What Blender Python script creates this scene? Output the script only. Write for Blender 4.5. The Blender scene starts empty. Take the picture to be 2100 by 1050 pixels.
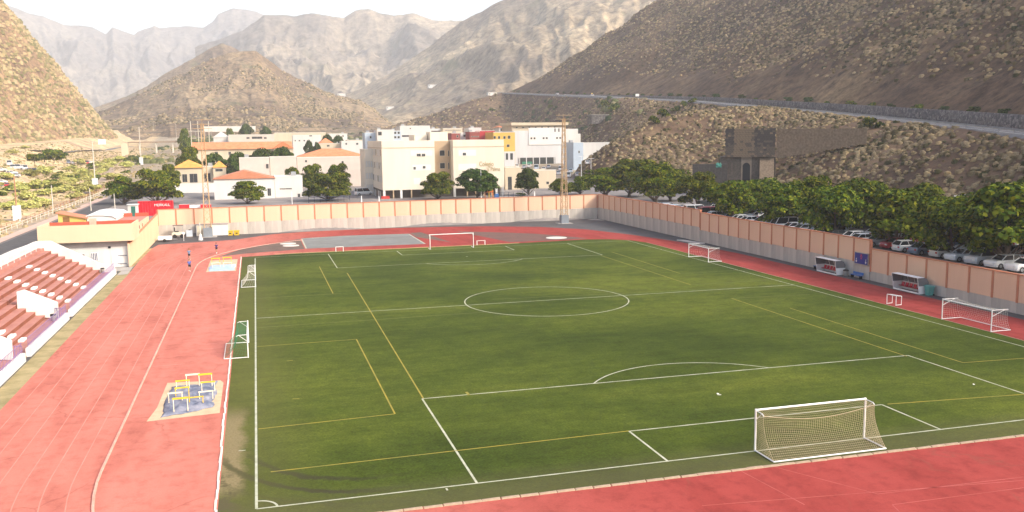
import bpy, bmesh, math, random
import numpy as np
from mathutils import Vector, Matrix, Euler

S = bpy.context.scene
COL = S.collection
R = math.radians
random.seed(7)
NP = np.random.RandomState(11)

# ------------------------------------------------------------------ camera
CAM = np.array([0.752, -45.02, 18.134])
YAW, PITCH, ROLL, FOC = .2723, -.1296, -.0120, 1865.03      # pixels of the 2100 px wide photograph
_fw = np.array([math.sin(YAW)*math.cos(PITCH), math.cos(YAW)*math.cos(PITCH), math.sin(PITCH)])
_r = np.array([math.cos(YAW), -math.sin(YAW), 0.]); _u = np.cross(_r, _fw)
_r2 = math.cos(ROLL)*_r + math.sin(ROLL)*_u; _u2 = -math.sin(ROLL)*_r + math.cos(ROLL)*_u
cd = bpy.data.cameras.new('camera'); cam = bpy.data.objects.new('camera', cd); COL.objects.link(cam)
cd.sensor_width = 36.; cd.lens = 36.*FOC/2100.; cd.clip_end = 20000.; cd.clip_start = .5
cam.matrix_world = Matrix(((_r2[0], _u2[0], -_fw[0], CAM[0]), (_r2[1], _u2[1], -_fw[1], CAM[1]),
                           (_r2[2], _u2[2], -_fw[2], CAM[2]), (0, 0, 0, 1)))
S.camera = cam

# ------------------------------------------------------------------ light
SUN_EL, SUN_AZ = R(34), math.atan2(.76, -.62)       # azimuth from +Y towards +X
w = bpy.data.worlds.new('World'); S.world = w; w.use_nodes = True
wn = w.node_tree.nodes; wl = w.node_tree.links
sky = wn.new('ShaderNodeTexSky'); sky.sky_type = 'NISHITA'; sky.sun_disc = False
sky.sun_elevation = SUN_EL; sky.sun_rotation = SUN_AZ; sky.air_density = 1.; sky.dust_density = 5.; sky.ozone_density = 1.
wl.new(sky.outputs[0], wn['Background'].inputs[0]); wn['Background'].inputs[1].default_value = .15
sd = bpy.data.lights.new('sun', 'SUN'); sd.energy = 1.65; sd.angle = R(10); sd.color = (1., .93, .82)
sun = bpy.data.objects.new('sun', sd); COL.objects.link(sun)
tosun = Vector((math.sin(SUN_AZ)*math.cos(SUN_EL), math.cos(SUN_AZ)*math.cos(SUN_EL), math.sin(SUN_EL)))
sun.rotation_euler = tosun.to_track_quat('Z', 'Y').to_euler(); sun.location = (200, -200, 300)
S.view_settings.view_transform = 'Standard'; S.view_settings.look = 'None'
S.view_settings.exposure = 1.38; S.view_settings.gamma = 1.; S.view_settings.use_curve_mapping = False
S.render.engine = 'CYCLES'; S.cycles.use_denoising = True
S.cycles.max_bounces = 6; S.cycles.diffuse_bounces = 3; S.cycles.transparent_max_bounces = 12; S.cycles.volume_bounces = 1

# ------------------------------------------------------------------ pixel helpers (photo pixels -> points on a known plane)
def ray(px, py): return _fw + _r2*(px-1050)/FOC - _u2*(py-525)/FOC
def GZ(px, py, z=0.):
    d = ray(px, py); return CAM + d*((z-CAM[2])/d[2])
def GY(px, py, y):
    d = ray(px, py); return CAM + d*((y-CAM[1])/d[1])
def GX(px, py, x):
    d = ray(px, py); return CAM + d*((x-CAM[0])/d[0])
def GD(px, py, D):
    d = ray(px, py); return CAM + d*(D/math.hypot(d[0], d[1]))

# ------------------------------------------------------------------ numpy value noise
_T = np.random.RandomState(5).rand(256, 256)
def vn(x, y):
    x = np.asarray(x, float); y = np.asarray(y, float)
    xi = np.floor(x).astype(int); yi = np.floor(y).astype(int); fx = x-xi; fy = y-yi
    fx = fx*fx*fx*(fx*(fx*6-15)+10); fy = fy*fy*fy*(fy*(fy*6-15)+10)
    a = _T[xi & 255, yi & 255]; b = _T[(xi+1) & 255, yi & 255]; c = _T[xi & 255, (yi+1) & 255]; d = _T[(xi+1) & 255, (yi+1) & 255]
    return (a*(1-fx)+b*fx)*(1-fy)+(c*(1-fx)+d*fx)*fy
def fbm(x, y, o=5, g=.5):
    s = 0.; a = 1.; t = 0.
    for i in range(o):
        s = s + a*(vn(x*2**i+17.3*i, y*2**i+5.1*i)-.5); t += a; a *= g
    return s/t*2
def rdg(x, y, o=5, g=.5):
    s = 0.; a = 1.; t = 0.
    for i in range(o):
        s = s + a*(1-np.abs(2*vn(x*2**i+9.3*i, y*2**i+3.7*i)-1)); t += a; a *= g
    return s/t
def sstep(a, b, x):
    t = np.clip((x-a)/(b-a), 0, 1); return t*t*(3-2*t)

# ------------------------------------------------------------------ materials
MATS = {}
def nt(name):
    m = bpy.data.materials.new(name); m.use_nodes = True
    return m, m.node_tree.nodes, m.node_tree.links, m.node_tree.nodes['Principled BSDF']
def mat(name, c, rough=.8, var=.12, scale=1.2, c2=None, bump=0., bscale=None, metal=0., spec=.3, detail=5., streak=False, lo=.35, hi=.68):
    """base colour broken up by two octaves of noise (dirt, wear) in object space"""
    if name in MATS: return MATS[name]
    m, n, l, b = nt(name)
    tc = n.new('ShaderNodeTexCoord'); mp = n.new('ShaderNodeMapping')
    l.new(tc.outputs['Object'], mp.inputs[0])
    if streak: mp.inputs['Scale'].default_value = (1, 1, .12)
    nz = n.new('ShaderNodeTexNoise'); nz.inputs['Scale'].default_value = scale; nz.inputs['Detail'].default_value = detail
    nz.inputs['Roughness'].default_value = .65
    l.new(mp.outputs[0], nz.inputs['Vector'])
    cr = n.new('ShaderNodeValToRGB'); l.new(nz.outputs['Fac'], cr.inputs[0])
    if c2 is None: c2 = tuple(max(0, v*(1-2.2*var)) for v in c)
    cr.color_ramp.elements[0].position = lo; cr.color_ramp.elements[1].position = hi
    cr.color_ramp.elements[0].color = (*c2, 1); cr.color_ramp.elements[1].color = (*c, 1)
    l.new(cr.outputs[0], b.inputs['Base Color'])
    b.inputs['Roughness'].default_value = rough; b.inputs['Metallic'].default_value = metal
    b.inputs['Specular IOR Level'].default_value = spec
    if bump:
        n2 = n.new('ShaderNodeTexNoise'); n2.inputs['Scale'].default_value = bscale or scale*6; n2.inputs['Detail'].default_value = 4
        l.new(tc.outputs['Object'], n2.inputs['Vector'])
        bp = n.new('ShaderNodeBump'); bp.inputs['Strength'].default_value = bump; bp.inputs['Distance'].default_value = .05
        l.new(n2.outputs['Fac'], bp.inputs['Height']); l.new(bp.outputs[0], b.inputs['Normal'])
    MATS[name] = m
    return m
def ramp(n, l, src, stops):
    cr = n.new('ShaderNodeValToRGB'); l.new(src, cr.inputs[0]); e = cr.color_ramp.elements
    while len(e) < len(stops): e.new(.5)
    for i, (p, c) in enumerate(stops): e[i].position = p; e[i].color = (*c, 1)
    return cr.outputs[0]
def noise(n, l, vec, scale, detail=5, rough=.6, dist=0.):
    z = n.new('ShaderNodeTexNoise'); z.inputs['Scale'].default_value = scale; z.inputs['Detail'].default_value = detail
    z.inputs['Roughness'].default_value = rough; z.inputs['Distortion'].default_value = dist
    if vec is not None: l.new(vec, z.inputs['Vector'])
    return z.outputs['Fac']
def mixc(n, l, fac, a, b, mode='MIX'):
    x = n.new('ShaderNodeMix'); x.data_type = 'RGBA'; x.blend_type = mode
    for i, v in ((0, fac), (6, a), (7, b)):
        if isinstance(v, (int, float)): x.inputs[i].default_value = v
        elif isinstance(v, tuple): x.inputs[i].default_value = (*v, 1)
        else: l.new(v, x.inputs[i])
    return x.outputs[2]
def math_(n, l, op, a, b=0., c=None):
    x = n.new('ShaderNodeMath'); x.operation = op
    for i, v in enumerate((a, b) if c is None else (a, b, c)):
        if isinstance(v, (int, float)): x.inputs[i].default_value = v
        else: l.new(v, x.inputs[i])
    return x.outputs[0]
def pos(n): return n.new('ShaderNodeNewGeometry').outputs['Position']
def mapscale(n, l, vec, sc):
    mp = n.new('ShaderNodeMapping'); l.new(vec, mp.inputs[0]); mp.inputs['Scale'].default_value = sc; return mp.outputs[0]

# ------------------------------------------------------------------ mesh building
class MB:
    def __init__(s): s.v = []; s.f = []; s.mi = []
    def add(s, vs, fs, mi=0):
        o = len(s.v); s.v += [tuple(p) for p in vs]; s.f += [tuple(i+o for i in f) for f in fs]; s.mi += [mi]*len(fs); return s
    def box(s, a, b, mi=0):
        (x0, y0, z0), (x1, y1, z1) = a, b
        return s.add([(x0, y0, z0), (x1, y0, z0), (x1, y1, z0), (x0, y1, z0), (x0, y0, z1), (x1, y0, z1), (x1, y1, z1), (x0, y1, z1)],
                     [(3, 2, 1, 0), (4, 5, 6, 7), (0, 1, 5, 4), (1, 2, 6, 5), (2, 3, 7, 6), (3, 0, 4, 7)], mi)
    def quad(s, *p, mi=0): return s.add(p, [tuple(range(len(p)))], mi)
    def tube(s, pts, r, n=6, mi=0, cap=True):
        """tube along a polyline; r a number or one radius per point"""
        P = [Vector(p) for p in pts]; m = len(P); rr = [r]*m if isinstance(r, (int, float)) else r
        vs = []; up = None
        for i in range(m):
            t = (P[min(i+1, m-1)]-P[max(i-1, 0)]).normalized()
            if up is None: up = Vector((0, 0, 1)) if abs(t.z) < .9 else Vector((1, 0, 0))
            a = t.cross(up).normalized(); b = t.cross(a).normalized(); up = a.cross(t).normalized() if a.length else up
            for k in range(n):
                q = 2*math.pi*(k+.5)/n; vs.append(P[i]+(a*math.cos(q)+b*math.sin(q))*rr[i])
        fs = [(i*n+k, i*n+(k+1) % n, (i+1)*n+(k+1) % n, (i+1)*n+k) for i in range(m-1) for k in range(n)]
        if cap: fs += [tuple(range(n-1, -1, -1)), tuple((m-1)*n+k for k in range(n))]
        return s.add(vs, fs, mi)
    def prism(s, poly, ax, lo, hi, mi=0):
        """polygon in the plane normal to ax, extruded from lo to hi (ax 'x': (y,z), 'y': (x,z), 'z': (x,y))"""
        n = len(poly)
        f3 = {'x': lambda p, t: (t, p[0], p[1]), 'y': lambda p, t: (p[0], t, p[1]), 'z': lambda p, t: (p[0], p[1], t)}[ax]
        vs = [f3(p, lo) for p in poly]+[f3(p, hi) for p in poly]
        fs = [tuple(range(n)), tuple(range(2*n-1, n-1, -1))]+[(i, n+i, n+(i+1) % n, (i+1) % n) for i in range(n)]
        return s.add(vs, fs, mi)
    def disc(s, c, r, n=24, ry=None, mi=0):
        return s.add([(c[0]+r*math.cos(2*math.pi*k/n), c[1]+(ry or r)*math.sin(2*math.pi*k/n), c[2]) for k in range(n)], [tuple(range(n))], mi)
    def lathe(s, c, prof, n=14, mi=0):
        vs = [(c[0]+r*math.cos(2*math.pi*k/n), c[1]+r*math.sin(2*math.pi*k/n), c[2]+z) for r, z in prof for k in range(n)]
        m = len(prof)
        fs = [(i*n+k, i*n+(k+1) % n, (i+1)*n+(k+1) % n, (i+1)*n+k) for i in range(m-1) for k in range(n)]
        return s.add(vs, fs+[tuple(range(n-1, -1, -1)), tuple((m-1)*n+k for k in range(n))], mi)
    def mesh(s, name, org=(0, 0, 0)):
        me = bpy.data.meshes.new(name); o = Vector(org)
        me.from_pydata([(p[0]-o.x, p[1]-o.y, p[2]-o.z) for p in s.v], [], s.f)
        bm = bmesh.new(); bm.from_mesh(me); bmesh.ops.recalc_face_normals(bm, faces=bm.faces); bm.to_mesh(me); bm.free()
        if any(s.mi): me.polygons.foreach_set('material_index', s.mi)
        return me
def worg(p):
    o = Vector((0, 0, 0))
    while p is not None: o += p.location; p = p.parent
    return o
def link(name, me, m=None, parent=None):
    o = bpy.data.objects.new(name, me); COL.objects.link(o); o.parent = parent
    if m is not None:
        for x in (m if isinstance(m, (list, tuple)) else [m]): me.materials.append(x)
    return o
def build(mb, name, m, parent=None, smooth=False, label=None):
    """mb holds world coordinates; the object is placed relative to its parent's origin"""
    o = link(name, mb.mesh(name, worg(parent)), m, parent)
    if smooth: o.data.polygons.foreach_set('use_smooth', [True]*len(o.data.polygons))
    if label: o['label'] = label
    return o
def tag(o, label, cat, group=None):
    o['label'] = label; o['category'] = cat
    if group: o['group'] = group
    return o
def thing(name, label, cat, loc=(0, 0, 0), group=None, rz=0.):
    o = bpy.data.objects.new(name, None); COL.objects.link(o); o.empty_display_size = .3
    o.location = loc; o.rotation_euler = (0, 0, rz)
    return tag(o, label, cat, group)
def struct(o): o['kind'] = 'structure'; return o
def dup(src, loc, rz=0., scale=None, label=None, group=None, mats=None):
    """copy a thing with its parts and their sub-parts (mesh data shared); mats: {part name: material} on the copies"""
    def cp(o, par):
        c = o.copy(); COL.objects.link(c); c.parent = par
        if mats and c.type == 'MESH':
            k = o.name.split('.')[0]
            if k in mats:
                c.material_slots[0].link = 'OBJECT'; c.material_slots[0].material = mats[k]
        for ch in list(o.children): cp(ch, c)
        return c
    r = cp(src, None); r.location = loc; r.rotation_euler = (0, 0, rz)
    if scale is not None: r.scale = scale if isinstance(scale, tuple) else (scale,)*3
    if label: r['label'] = label
    if group: r['group'] = group
    return r
def grid_mesh(name, X, Y, Z, m, smooth=True):
    a, b = X.shape
    me = bpy.data.meshes.new(name); v = np.stack([X, Y, Z], -1).reshape(-1, 3)
    i = np.arange(a*b).reshape(a, b)
    q = np.stack([i[:-1, :-1], i[1:, :-1], i[1:, 1:], i[:-1, 1:]], -1).reshape(-1, 4)
    me.vertices.add(len(v)); me.vertices.foreach_set('co', v.astype(np.float32).ravel())
    me.loops.add(q.size); me.loops.foreach_set('vertex_index', q.ravel().astype(np.int32))
    me.polygons.add(len(q)); me.polygons.foreach_set('loop_start', (np.arange(len(q))*4).astype(np.int32))
    if smooth: me.polygons.foreach_set('use_smooth', np.ones(len(q), bool))
    me.update(calc_edges=True); me.validate()
    return link(name, me, m)
def tri_mesh(name, V, F, m, parent=None):
    me = bpy.data.meshes.new(name); k = F.shape[1]
    me.vertices.add(len(V)); me.vertices.foreach_set('co', V.astype(np.float32).ravel())
    me.loops.add(F.size); me.loops.foreach_set('vertex_index', F.ravel().astype(np.int32))
    me.polygons.add(len(F)); me.polygons.foreach_set('loop_start', (np.arange(len(F))*k).astype(np.int32))
    me.update(calc_edges=True)
    return link(name, me, m, parent)

# ================================================================== TERRAIN
def hill_mat(name, soil, soil2, dry, rock, sh=1., green=None, greenamt=0., fine=1., terr=False):
    """soil, dry grass and outcrops mixed by noise in world space"""
    m, n, l, b = nt(name)
    p = pos(n)
    a = noise(n, l, p, .02*sh, 6, .65, .6); f = noise(n, l, p, .35*sh*fine, 6, .75); g = noise(n, l, p, .09*sh, 5, .7, .4)
    base = ramp(n, l, a, [(.32, soil2), (.5, soil), (.66, dry)])
    spk = ramp(n, l, f, [(.36, (.30, .27, .25)), (.5, (.9, .9, .9)), (.66, (1.6, 1.55, 1.45))])
    c = mixc(n, l, .85, base, spk, 'MULTIPLY')
    c = mixc(n, l, ramp(n, l, g, [(.56, (0, 0, 0)), (.68, (1, 1, 1))]), c, mixc(n, l, .6, rock, spk, 'MULTIPLY'))
    if green:
        h = noise(n, l, p, .05*sh, 6, .7, .5)
        c = mixc(n, l, ramp(n, l, h, [(.62-greenamt, (0, 0, 0)), (.72-greenamt, (.8, .8, .8))]), c, green)
    if terr:        # dry stone terraces on the lower fields
        sz = n.new('ShaderNodeSeparateXYZ'); l.new(p, sz.inputs[0])
        sw = math_(n, l, 'SINE', math_(n, l, 'MULTIPLY_ADD', sz.outputs[2], 1.5, math_(n, l, 'MULTIPLY', a, 9.)))
        lowz = ramp(n, l, math_(n, l, 'MULTIPLY', sz.outputs[2], .01), [(.42, (1, 1, 1)), (.62, (0, 0, 0))])
        c = mixc(n, l, mixc(n, l, 1., ramp(n, l, sw, [(.5, (0, 0, 0)), (.95, (.75, .75, .75))]), lowz, 'MULTIPLY'), c, (.075, .055, .042))
    l.new(c, b.inputs['Base Color']); b.inputs['Roughness'].default_value = .95; b.inputs['Specular IOR Level'].default_value = .1
    bp = n.new('ShaderNodeBump'); bp.inputs['Strength'].default_value = .8; bp.inputs['Distance'].default_value = .5/sh
    l.new(math_(n, l, 'ADD', f, g), bp.inputs['Height']); l.new(bp.outputs[0], b.inputs['Normal'])
    return m
M_slope = hill_mat('slope_soil', (.135, .086, .053), (.078, .048, .032), (.22, .15, .085), (.055, .037, .028))
M_hillR = hill_mat('right_hill_soil', (.115, .074, .045), (.068, .043, .029), (.185, .13, .075), (.05, .033, .025), sh=.7)
M_hillL = hill_mat('left_hill_soil', (.27, .175, .10), (.17, .105, .065), (.36, .25, .14), (.13, .075, .05), sh=.7, green=(.16, .15, .055), greenamt=.05)
M_cone = hill_mat('cone_hill_soil', (.19, .135, .083), (.10, .068, .046), (.30, .225, .135), (.07, .05, .04), sh=.45, green=(.12, .125, .06), greenamt=.06, terr=True)
M_rangeC = hill_mat('near_range_soil', (.26, .205, .135), (.15, .12, .09), (.38, .305, .20), (.125, .10, .085), sh=.22, green=(.14, .14, .07), greenamt=.05)
M_rangeB = hill_mat('middle_range_soil', (.21, .175, .135), (.10, .09, .085), (.34, .28, .20), (.11, .098, .095), sh=.13, green=(.13, .13, .08), greenamt=.03)
M_rangeA = hill_mat('far_range_soil', (.15, .135, .125), (.09, .085, .085), (.22, .195, .165), (.09, .085, .09), sh=.1)

# the highway on the right-hand slope: photo pixels with the distance that gives it an even climb
HW = [GD(2600, 322, 135), GD(2300, 291, 172), GD(2100, 271, 212), GD(1900, 250, 262), GD(1700, 230, 332), GD(1450, 209, 452), GD(1250, 199, 620), GD(1030, 189.5, 900)]
HW = np.array([HW[0]+(HW[0]-HW[1])*3]+HW)
def arc(P):
    return np.concatenate([[0], np.cumsum(np.linalg.norm(np.diff(np.array(P)[:, :2], axis=0), axis=1))])
def resample(P, n):
    P = np.array(P, float); a = arc(P); t = np.linspace(0, a[-1], n)
    q = np.stack([np.interp(t, a, P[:, k]) for k in range(3)], -1)
    for _ in range(3): q[1:-1] = (q[:-2]+2*q[1:-1]+q[2:])/4
    return q
def hw_x(y): return np.interp(y, HW[:, 1], HW[:, 0])
def hw_z(y): return np.interp(y, HW[:, 1], HW[:, 2])
def valley(y): return 3.+.03*np.maximum(0, y-235)
def ywall(x): return 140.+.065*x
YBS = [-100, 50, 125, 165, 205, 240, 268, 292, 320, 373, 450, 600, 820, 1000]; XB = [108, 112, 118, 121, 110, 104, 110, 136, 152, 167, 178, 200, 212, 230]
def H(x, y):
    x = np.asarray(x, float); y = np.asarray(y, float)
    v = valley(y)
    z = v+.35*fbm(x*.05, y*.05, 3)*sstep(300, 420, y)
    # river bed on the left, lower than the street
    xe = np.interp(y, [60, 150, 250, 450, 900, 1600], [-42, -42, -46, -62, -95, -120])        # right bank
    xl = np.interp(y, [60, 150, 250, 350, 540, 900, 1600], [-100, -100, -92, -86, -108, -118, -150])   # left bank
    riv = sstep(0, 7, xe-x)*sstep(0, 9, x-xl)
    z = z-riv*(2.6+.5*fbm(x*.07, y*.07, 3)-.9*fbm(x*.03, y*.02+7, 2))
    z = z+sstep(-2, 14, xl-x)*(4.6+.03*np.maximum(0, xl-x-14))
    # right-hand slope up to the highway
    xb = np.interp(y, YBS, XB)
    xr = hw_x(y)-4.2; zr = hw_z(y)-.05; zb = np.maximum(3.3, v)
    t = np.clip((x-xb)/np.maximum(6., xr-xb), 0, 1)
    prof = .75*t+.25*t*t*(3-2*t)
    bumps = (3.4*fbm(x*.028+3, y*.028, 4)+1.5*fbm(x*.09, y*.09+4, 3))*np.sin(np.pi*t)**.7
    spur = 9.5*np.exp(-((y-248-.25*(x-120))/34.)**2)*np.sin(np.pi*t**.62)+3.*np.exp(-((y-180)/40.)**2)*np.sin(np.pi*t)-5.*np.exp(-((y-335-.45*(x-150))/24.)**2)*np.sin(np.pi*t**.8)+7.*np.exp(-((y-440-.3*(x-180))/45.)**2)*np.sin(np.pi*t)+sstep(430, 560, y)*np.sin(np.pi*t)*5.*fbm(x*.02, y*.012, 3)
    zs = zb+(zr-zb)*prof+bumps+spur; fd = 1-sstep(790, 900, y); zs = z+(zs-z)*fd; zr = z+(zr-z)*fd
    east = sstep(0, 4, x-xb)
    z = np.where(x > xb, z*(1-east)+zs*east, z)
    z = np.where(x > xr, zr-1.*sstep(3, 12, x-xr), z)
    # the sunken sports ground
    inn = sstep(-30.2, -29.2, x)*(1-sstep(74.2, 75.0, x))*(1-sstep(.3, 1.6, y-ywall(x)))
    pk = np.where((x > 74.2) & (x < xb), 3.3, z)
    z = np.where(y < 160, pk*(1-sstep(120, 158, y))+z*sstep(120, 158, y), z)
    return z*(1-inn)+inn*(-.06)
gx = np.unique(np.concatenate([np.linspace(-900, -200, 26), np.linspace(-200, -44, 60), np.linspace(-44, 80, 84), np.linspace(80, 270, 128), np.linspace(270, 900, 26)]))
gy = np.unique(np.concatenate([np.linspace(-200, 20, 30), np.linspace(20, 240, 140), np.linspace(240, 480, 110), np.linspace(480, 900, 80), np.linspace(900, 2000, 40)]))
GXX, GYY = np.meshgrid(gx, gy, indexing='ij')

# ground material: asphalt yards, dry grass of the river bed, slope soil, told apart by where they are
m, n, l, b = nt('ground'); p = pos(n)
sx = n.new('ShaderNodeSeparateXYZ'); l.new(p, sx.inputs[0])
def band(src, a, c_):
    mr = n.new('ShaderNodeMapRange'); mr.interpolation_type = 'SMOOTHSTEP'; l.new(src, mr.inputs[0])
    mr.inputs[1].default_value = a; mr.inputs[2].default_value = c_; return mr.outputs[0]
n1 = noise(n, l, p, .05, 6, .65, .5); n2 = noise(n, l, p, .5, 6, .75); n3 = noise(n, l, p, .12, 5, .7)
yard = ramp(n, l, n3, [(.3, (.15, .14, .135)), (.55, (.22, .20, .19)), (.75, (.30, .27, .24))])
spk = ramp(n, l, n2, [(.34, (.45, .4, .36)), (.5, (1, 1, 1)), (.68, (1.35, 1.3, 1.2))])
dry = mixc(n, l, .8, ramp(n, l, n1, [(.33, (.26, .18, .12)), (.48, (.44, .33, .20)), (.6, (.56, .43, .25)), (.7, (.44, .40, .16))]), spk, 'MULTIPLY')
soil = mixc(n, l, .9, ramp(n, l, n1, [(.32, (.07, .043, .028)), (.5, (.118, .074, .046)), (.66, (.20, .137, .08))]), spk, 'MULTIPLY')
town = mixc(n, l, .7, ramp(n, l, n3, [(.35, (.20, .16, .12)), (.55, (.31, .26, .19)), (.7, (.20, .20, .09))]), spk, 'MULTIPLY')
xw = math_(n, l, 'ADD', sx.outputs[0], math_(n, l, 'MULTIPLY', n3, 6.))
za = n.new('ShaderNodeAttribute'); za.attribute_name = 'zone'; zs_ = n.new('ShaderNodeSeparateColor'); l.new(za.outputs['Color'], zs_.inputs[0])
c = mixc(n, l, zs_.outputs[2], yard, town); c = mixc(n, l, zs_.outputs[1], c, dry); c = mixc(n, l, zs_.outputs[0], c, soil)
l.new(c, b.inputs['Base Color']); b.inputs['Roughness'].default_value = .95; b.inputs['Specular IOR Level'].default_value = .15
bp = n.new('ShaderNodeBump'); bp.inputs['Strength'].default_value = .7; bp.inputs['Distance'].default_value = .25
l.new(n2, bp.inputs['Height']); l.new(bp.outputs[0], b.inputs['Normal'])
go = struct(grid_mesh('ground', GXX, GYY, H(GXX, GYY), m))
xb2 = np.interp(GYY, YBS, XB); xe2 = np.interp(GYY, [60, 150, 250, 450, 900, 1600], [-40, -40, -43, -58, -88, -110])
zn = np.stack([sstep(-2, 3, GXX-xb2+2*fbm(GXX*.1, GYY*.1, 3)), sstep(-2, 3, xe2-GXX+2*fbm(GXX*.1, GYY*.1, 3)), sstep(225, 290, GYY), np.ones_like(GXX)], -1)
at = go.data.attributes.new('zone', 'FLOAT_COLOR', 'POINT'); at.data.foreach_set('color', zn.astype(np.float32).ravel())

# ------------------------------------------------------------------ hill sides between a foot line and a crest line
def flank(name, base, crest, nu, nv, m, bulge=.0, amp=6., fr=.012, cliff=None, gul=0.):
    B = resample(base, nu); C_ = resample(crest, nu)
    U, V = np.meshgrid(np.linspace(0, 1, nu), np.linspace(0, 1, nv), indexing='ij')
    t = V
    X = B[:, None, 0]*(1-t)+C_[:, None, 0]*t; Y = B[:, None, 1]*(1-t)+C_[:, None, 1]*t
    zt = t+bulge*np.sin(np.pi*t)
    if cliff is not None: zt = np.interp(t, *cliff)
    Z = B[:, None, 2]*(1-zt)+C_[:, None, 2]*zt
    e = np.sin(np.pi*np.clip(t*4, 0, .5))
    a = arc(B)[:, None]
    nz = amp*fbm(X*fr+31, Y*fr, 5)+amp*.5*fbm(X*fr*5, Y*fr*5+9, 4)+amp*.16*fbm(X*fr*20, Y*fr*20, 3)
    if gul: nz = nz+gul*(rdg(a*.011+2.2*t+.4*fbm(X*.01, Y*.01, 3), t*1.2, 4)-.6)*np.sin(np.pi*np.clip(t, .05, 1))
    Z = Z+nz*e
    o = grid_mesh(name, X, Y, Z, m); return struct(o), X, Y, Z
hb = [tuple(p+np.array([5., 0, .3])) for p in HW]
hb += [(258, 880, 52), (296, 930, 38), (370, 965, 32), (480, 985, 30)]
hc = [(p[0]+330, p[1]+(40 if p[1] < 300 else -30), p[2]+212) for p in HW[:-1]]+[(520, 700, 228), (530, 705, 232), (540, 710, 236), (550, 715, 240), (570, 720, 246)]
_, RX, RY, RZ = flank('hillside', hb, hc, 360, 150, M_hillR, bulge=.015, amp=7., fr=.011, gul=6.)
lb = [(-330, 120, 11), (-215, 300, 12), (-165, 420, 14), (-140, 540, 17), (-122, 700, 23), (-116, 830, 28), (-135, 950, 33), (-210, 1050, 38), (-330, 1110, 42), (-480, 1140, 45)]
lc = [(-480, 260, 400), (-420, 420, 420), (-365, 560, 430), (-325, 650, 425), (-312, 700, 415), (-308, 735, 405), (-310, 760, 405), (-320, 790, 405), (-340, 820, 405), (-380, 850, 405)]
_, LX, LY, LZ = flank('hillside', [(a, q, z-7) for a, q, z in lb], lc, 240, 120, M_hillL, bulge=.0, amp=6., fr=.013, cliff=([0, .05, .62, .72, .9, 1.], [0, .035, .50, .60, .97, 1.02]), gul=8.)

# ------------------------------------------------------------------ mountain ranges behind each other: crest line with its distance, flanks running down towards us
def rangem(name, crest, D, front, zb, m, nu=260, nv=70, gul=.22, gf=14., seed=0., back=.5, pw=1.15, jag=.02, tD=0.):
    px = np.linspace(crest[0][0], crest[-1][0], nu); cp = np.array(crest, float)
    py = np.interp(px, cp[:, 0], cp[:, 1])
    Dx = np.full(nu, D)+tD*(px-px.mean())
    P = np.array([GD(a, b_, d_) for a, b_, d_ in zip(px, py, Dx)])
    P[:, 2] += jag*D*.05*fbm(np.linspace(0, 40, nu)+seed, np.zeros(nu)+seed, 4)
    rows = []
    zc = P[:, 2]
    dirn = P[:, :2]-CAM[:2]; dirn = dirn/np.linalg.norm(dirn, axis=1)[:, None]
    u = np.linspace(0, 1, nu)
    for t in np.concatenate([-np.linspace(back, 0, 8)[:-1], np.linspace(0, 1, nv)]):
        at = abs(t); off = -front*t
        wob = front*.10*fbm(u*gf*.5+seed, np.full(nu, at*2.), 4)*min(1, at*3)
        xy = P[:, :2]+dirn*(off+wob)[:, None]
        sh = 1-at**(1/pw) if t >= 0 else 1-at*1.2
        g = rdg(u*gf+seed+.8*fbm(u*6+seed, np.full(nu, at*3), 3), np.full(nu, at*2.2+seed), 5)-.75
        fine = .022*fbm(u*gf*9+seed, np.full(nu, at*26.), 4)
        z = zb+(zc-zb)*np.clip(sh+(gul*g+fine)*min(1, at*6)*(1-.6*at), -.08, 1.)
        rows.append(np.stack([xy[:, 0], xy[:, 1], z], -1))
    A = np.array(rows)
    struct(grid_mesh(name, A[..., 0].T, A[..., 1].T, A[..., 2].T, m)); return A[..., 0].T, A[..., 1].T, A[..., 2].T
rangem('far_mountain_range', [(-260, -30), (-100, -8), (22, 13), (60, 27), (90, 33), (127, 50), (187, 55), (217, 70), (230, 55), (253, 65), (275, 71), (283, 63), (317, 53), (327, 58), (377, 53), (417, 57), (437, 45), (447, 30), (477, 18), (525, 23), (560, 40), (640, 70)], 4400, 1500, 40, M_rangeA, 300, 70, gul=.34, gf=11, seed=3.1)
rangem('middle_mountain_range', [(400, 96), (450, 80), (500, 62), (542, 30), (602, 33), (638, 28), (705, 36), (728, 21), (755, 19), (785, 28), (808, 32), (852, 28), (888, 42), (945, 42), (1040, 60), (1180, 90)], 2900, 1150, 30, M_rangeB, 300, 80, gul=.46, gf=6, seed=8.4)
rangem('near_mountain_range', [(640, 215), (720, 190), (800, 150), (880, 95), (945, 44), (975, 30), (1025, 3), (1080, -22), (1160, -45), (1300, -75), (1500, -90)], 1950, 850, 24, M_rangeC, 280, 80, gul=.36, gf=4.5, seed=15.7, tD=-.25)
rangem('rear_hill', [(180, 225), (240, 205), (300, 178), (340, 150), (400, 118), (430, 100), (455, 88), (480, 97), (520, 120), (600, 160), (680, 200)], 1750, 420, 24, M_cone, 200, 60, gul=.22, gf=8, seed=5.5)
CONE = rangem('cone_hill', [(120, 262), (200, 232), (260, 205), (330, 170), (380, 150), (430, 122), (470, 108), (500, 104), (525, 104), (545, 118), (580, 145), (620, 165), (660, 185), (690, 196), (740, 206), (765, 222), (800, 252), (830, 272)], 1290, 430, 13, M_cone, 300, 90, gul=.2, gf=10, seed=21.3, pw=1.3)

FOOT = rangem('foothill', [(640, 292), (700, 284), (750, 272), (790, 262), (840, 246), (880, 236), (930, 218), (980, 202), (1030, 190), (1080, 184), (1160, 196), (1240, 220)], 880, 210, 13, M_slope, 200, 60, gul=.2, gf=9, seed=33.3, pw=1.2)
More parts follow.
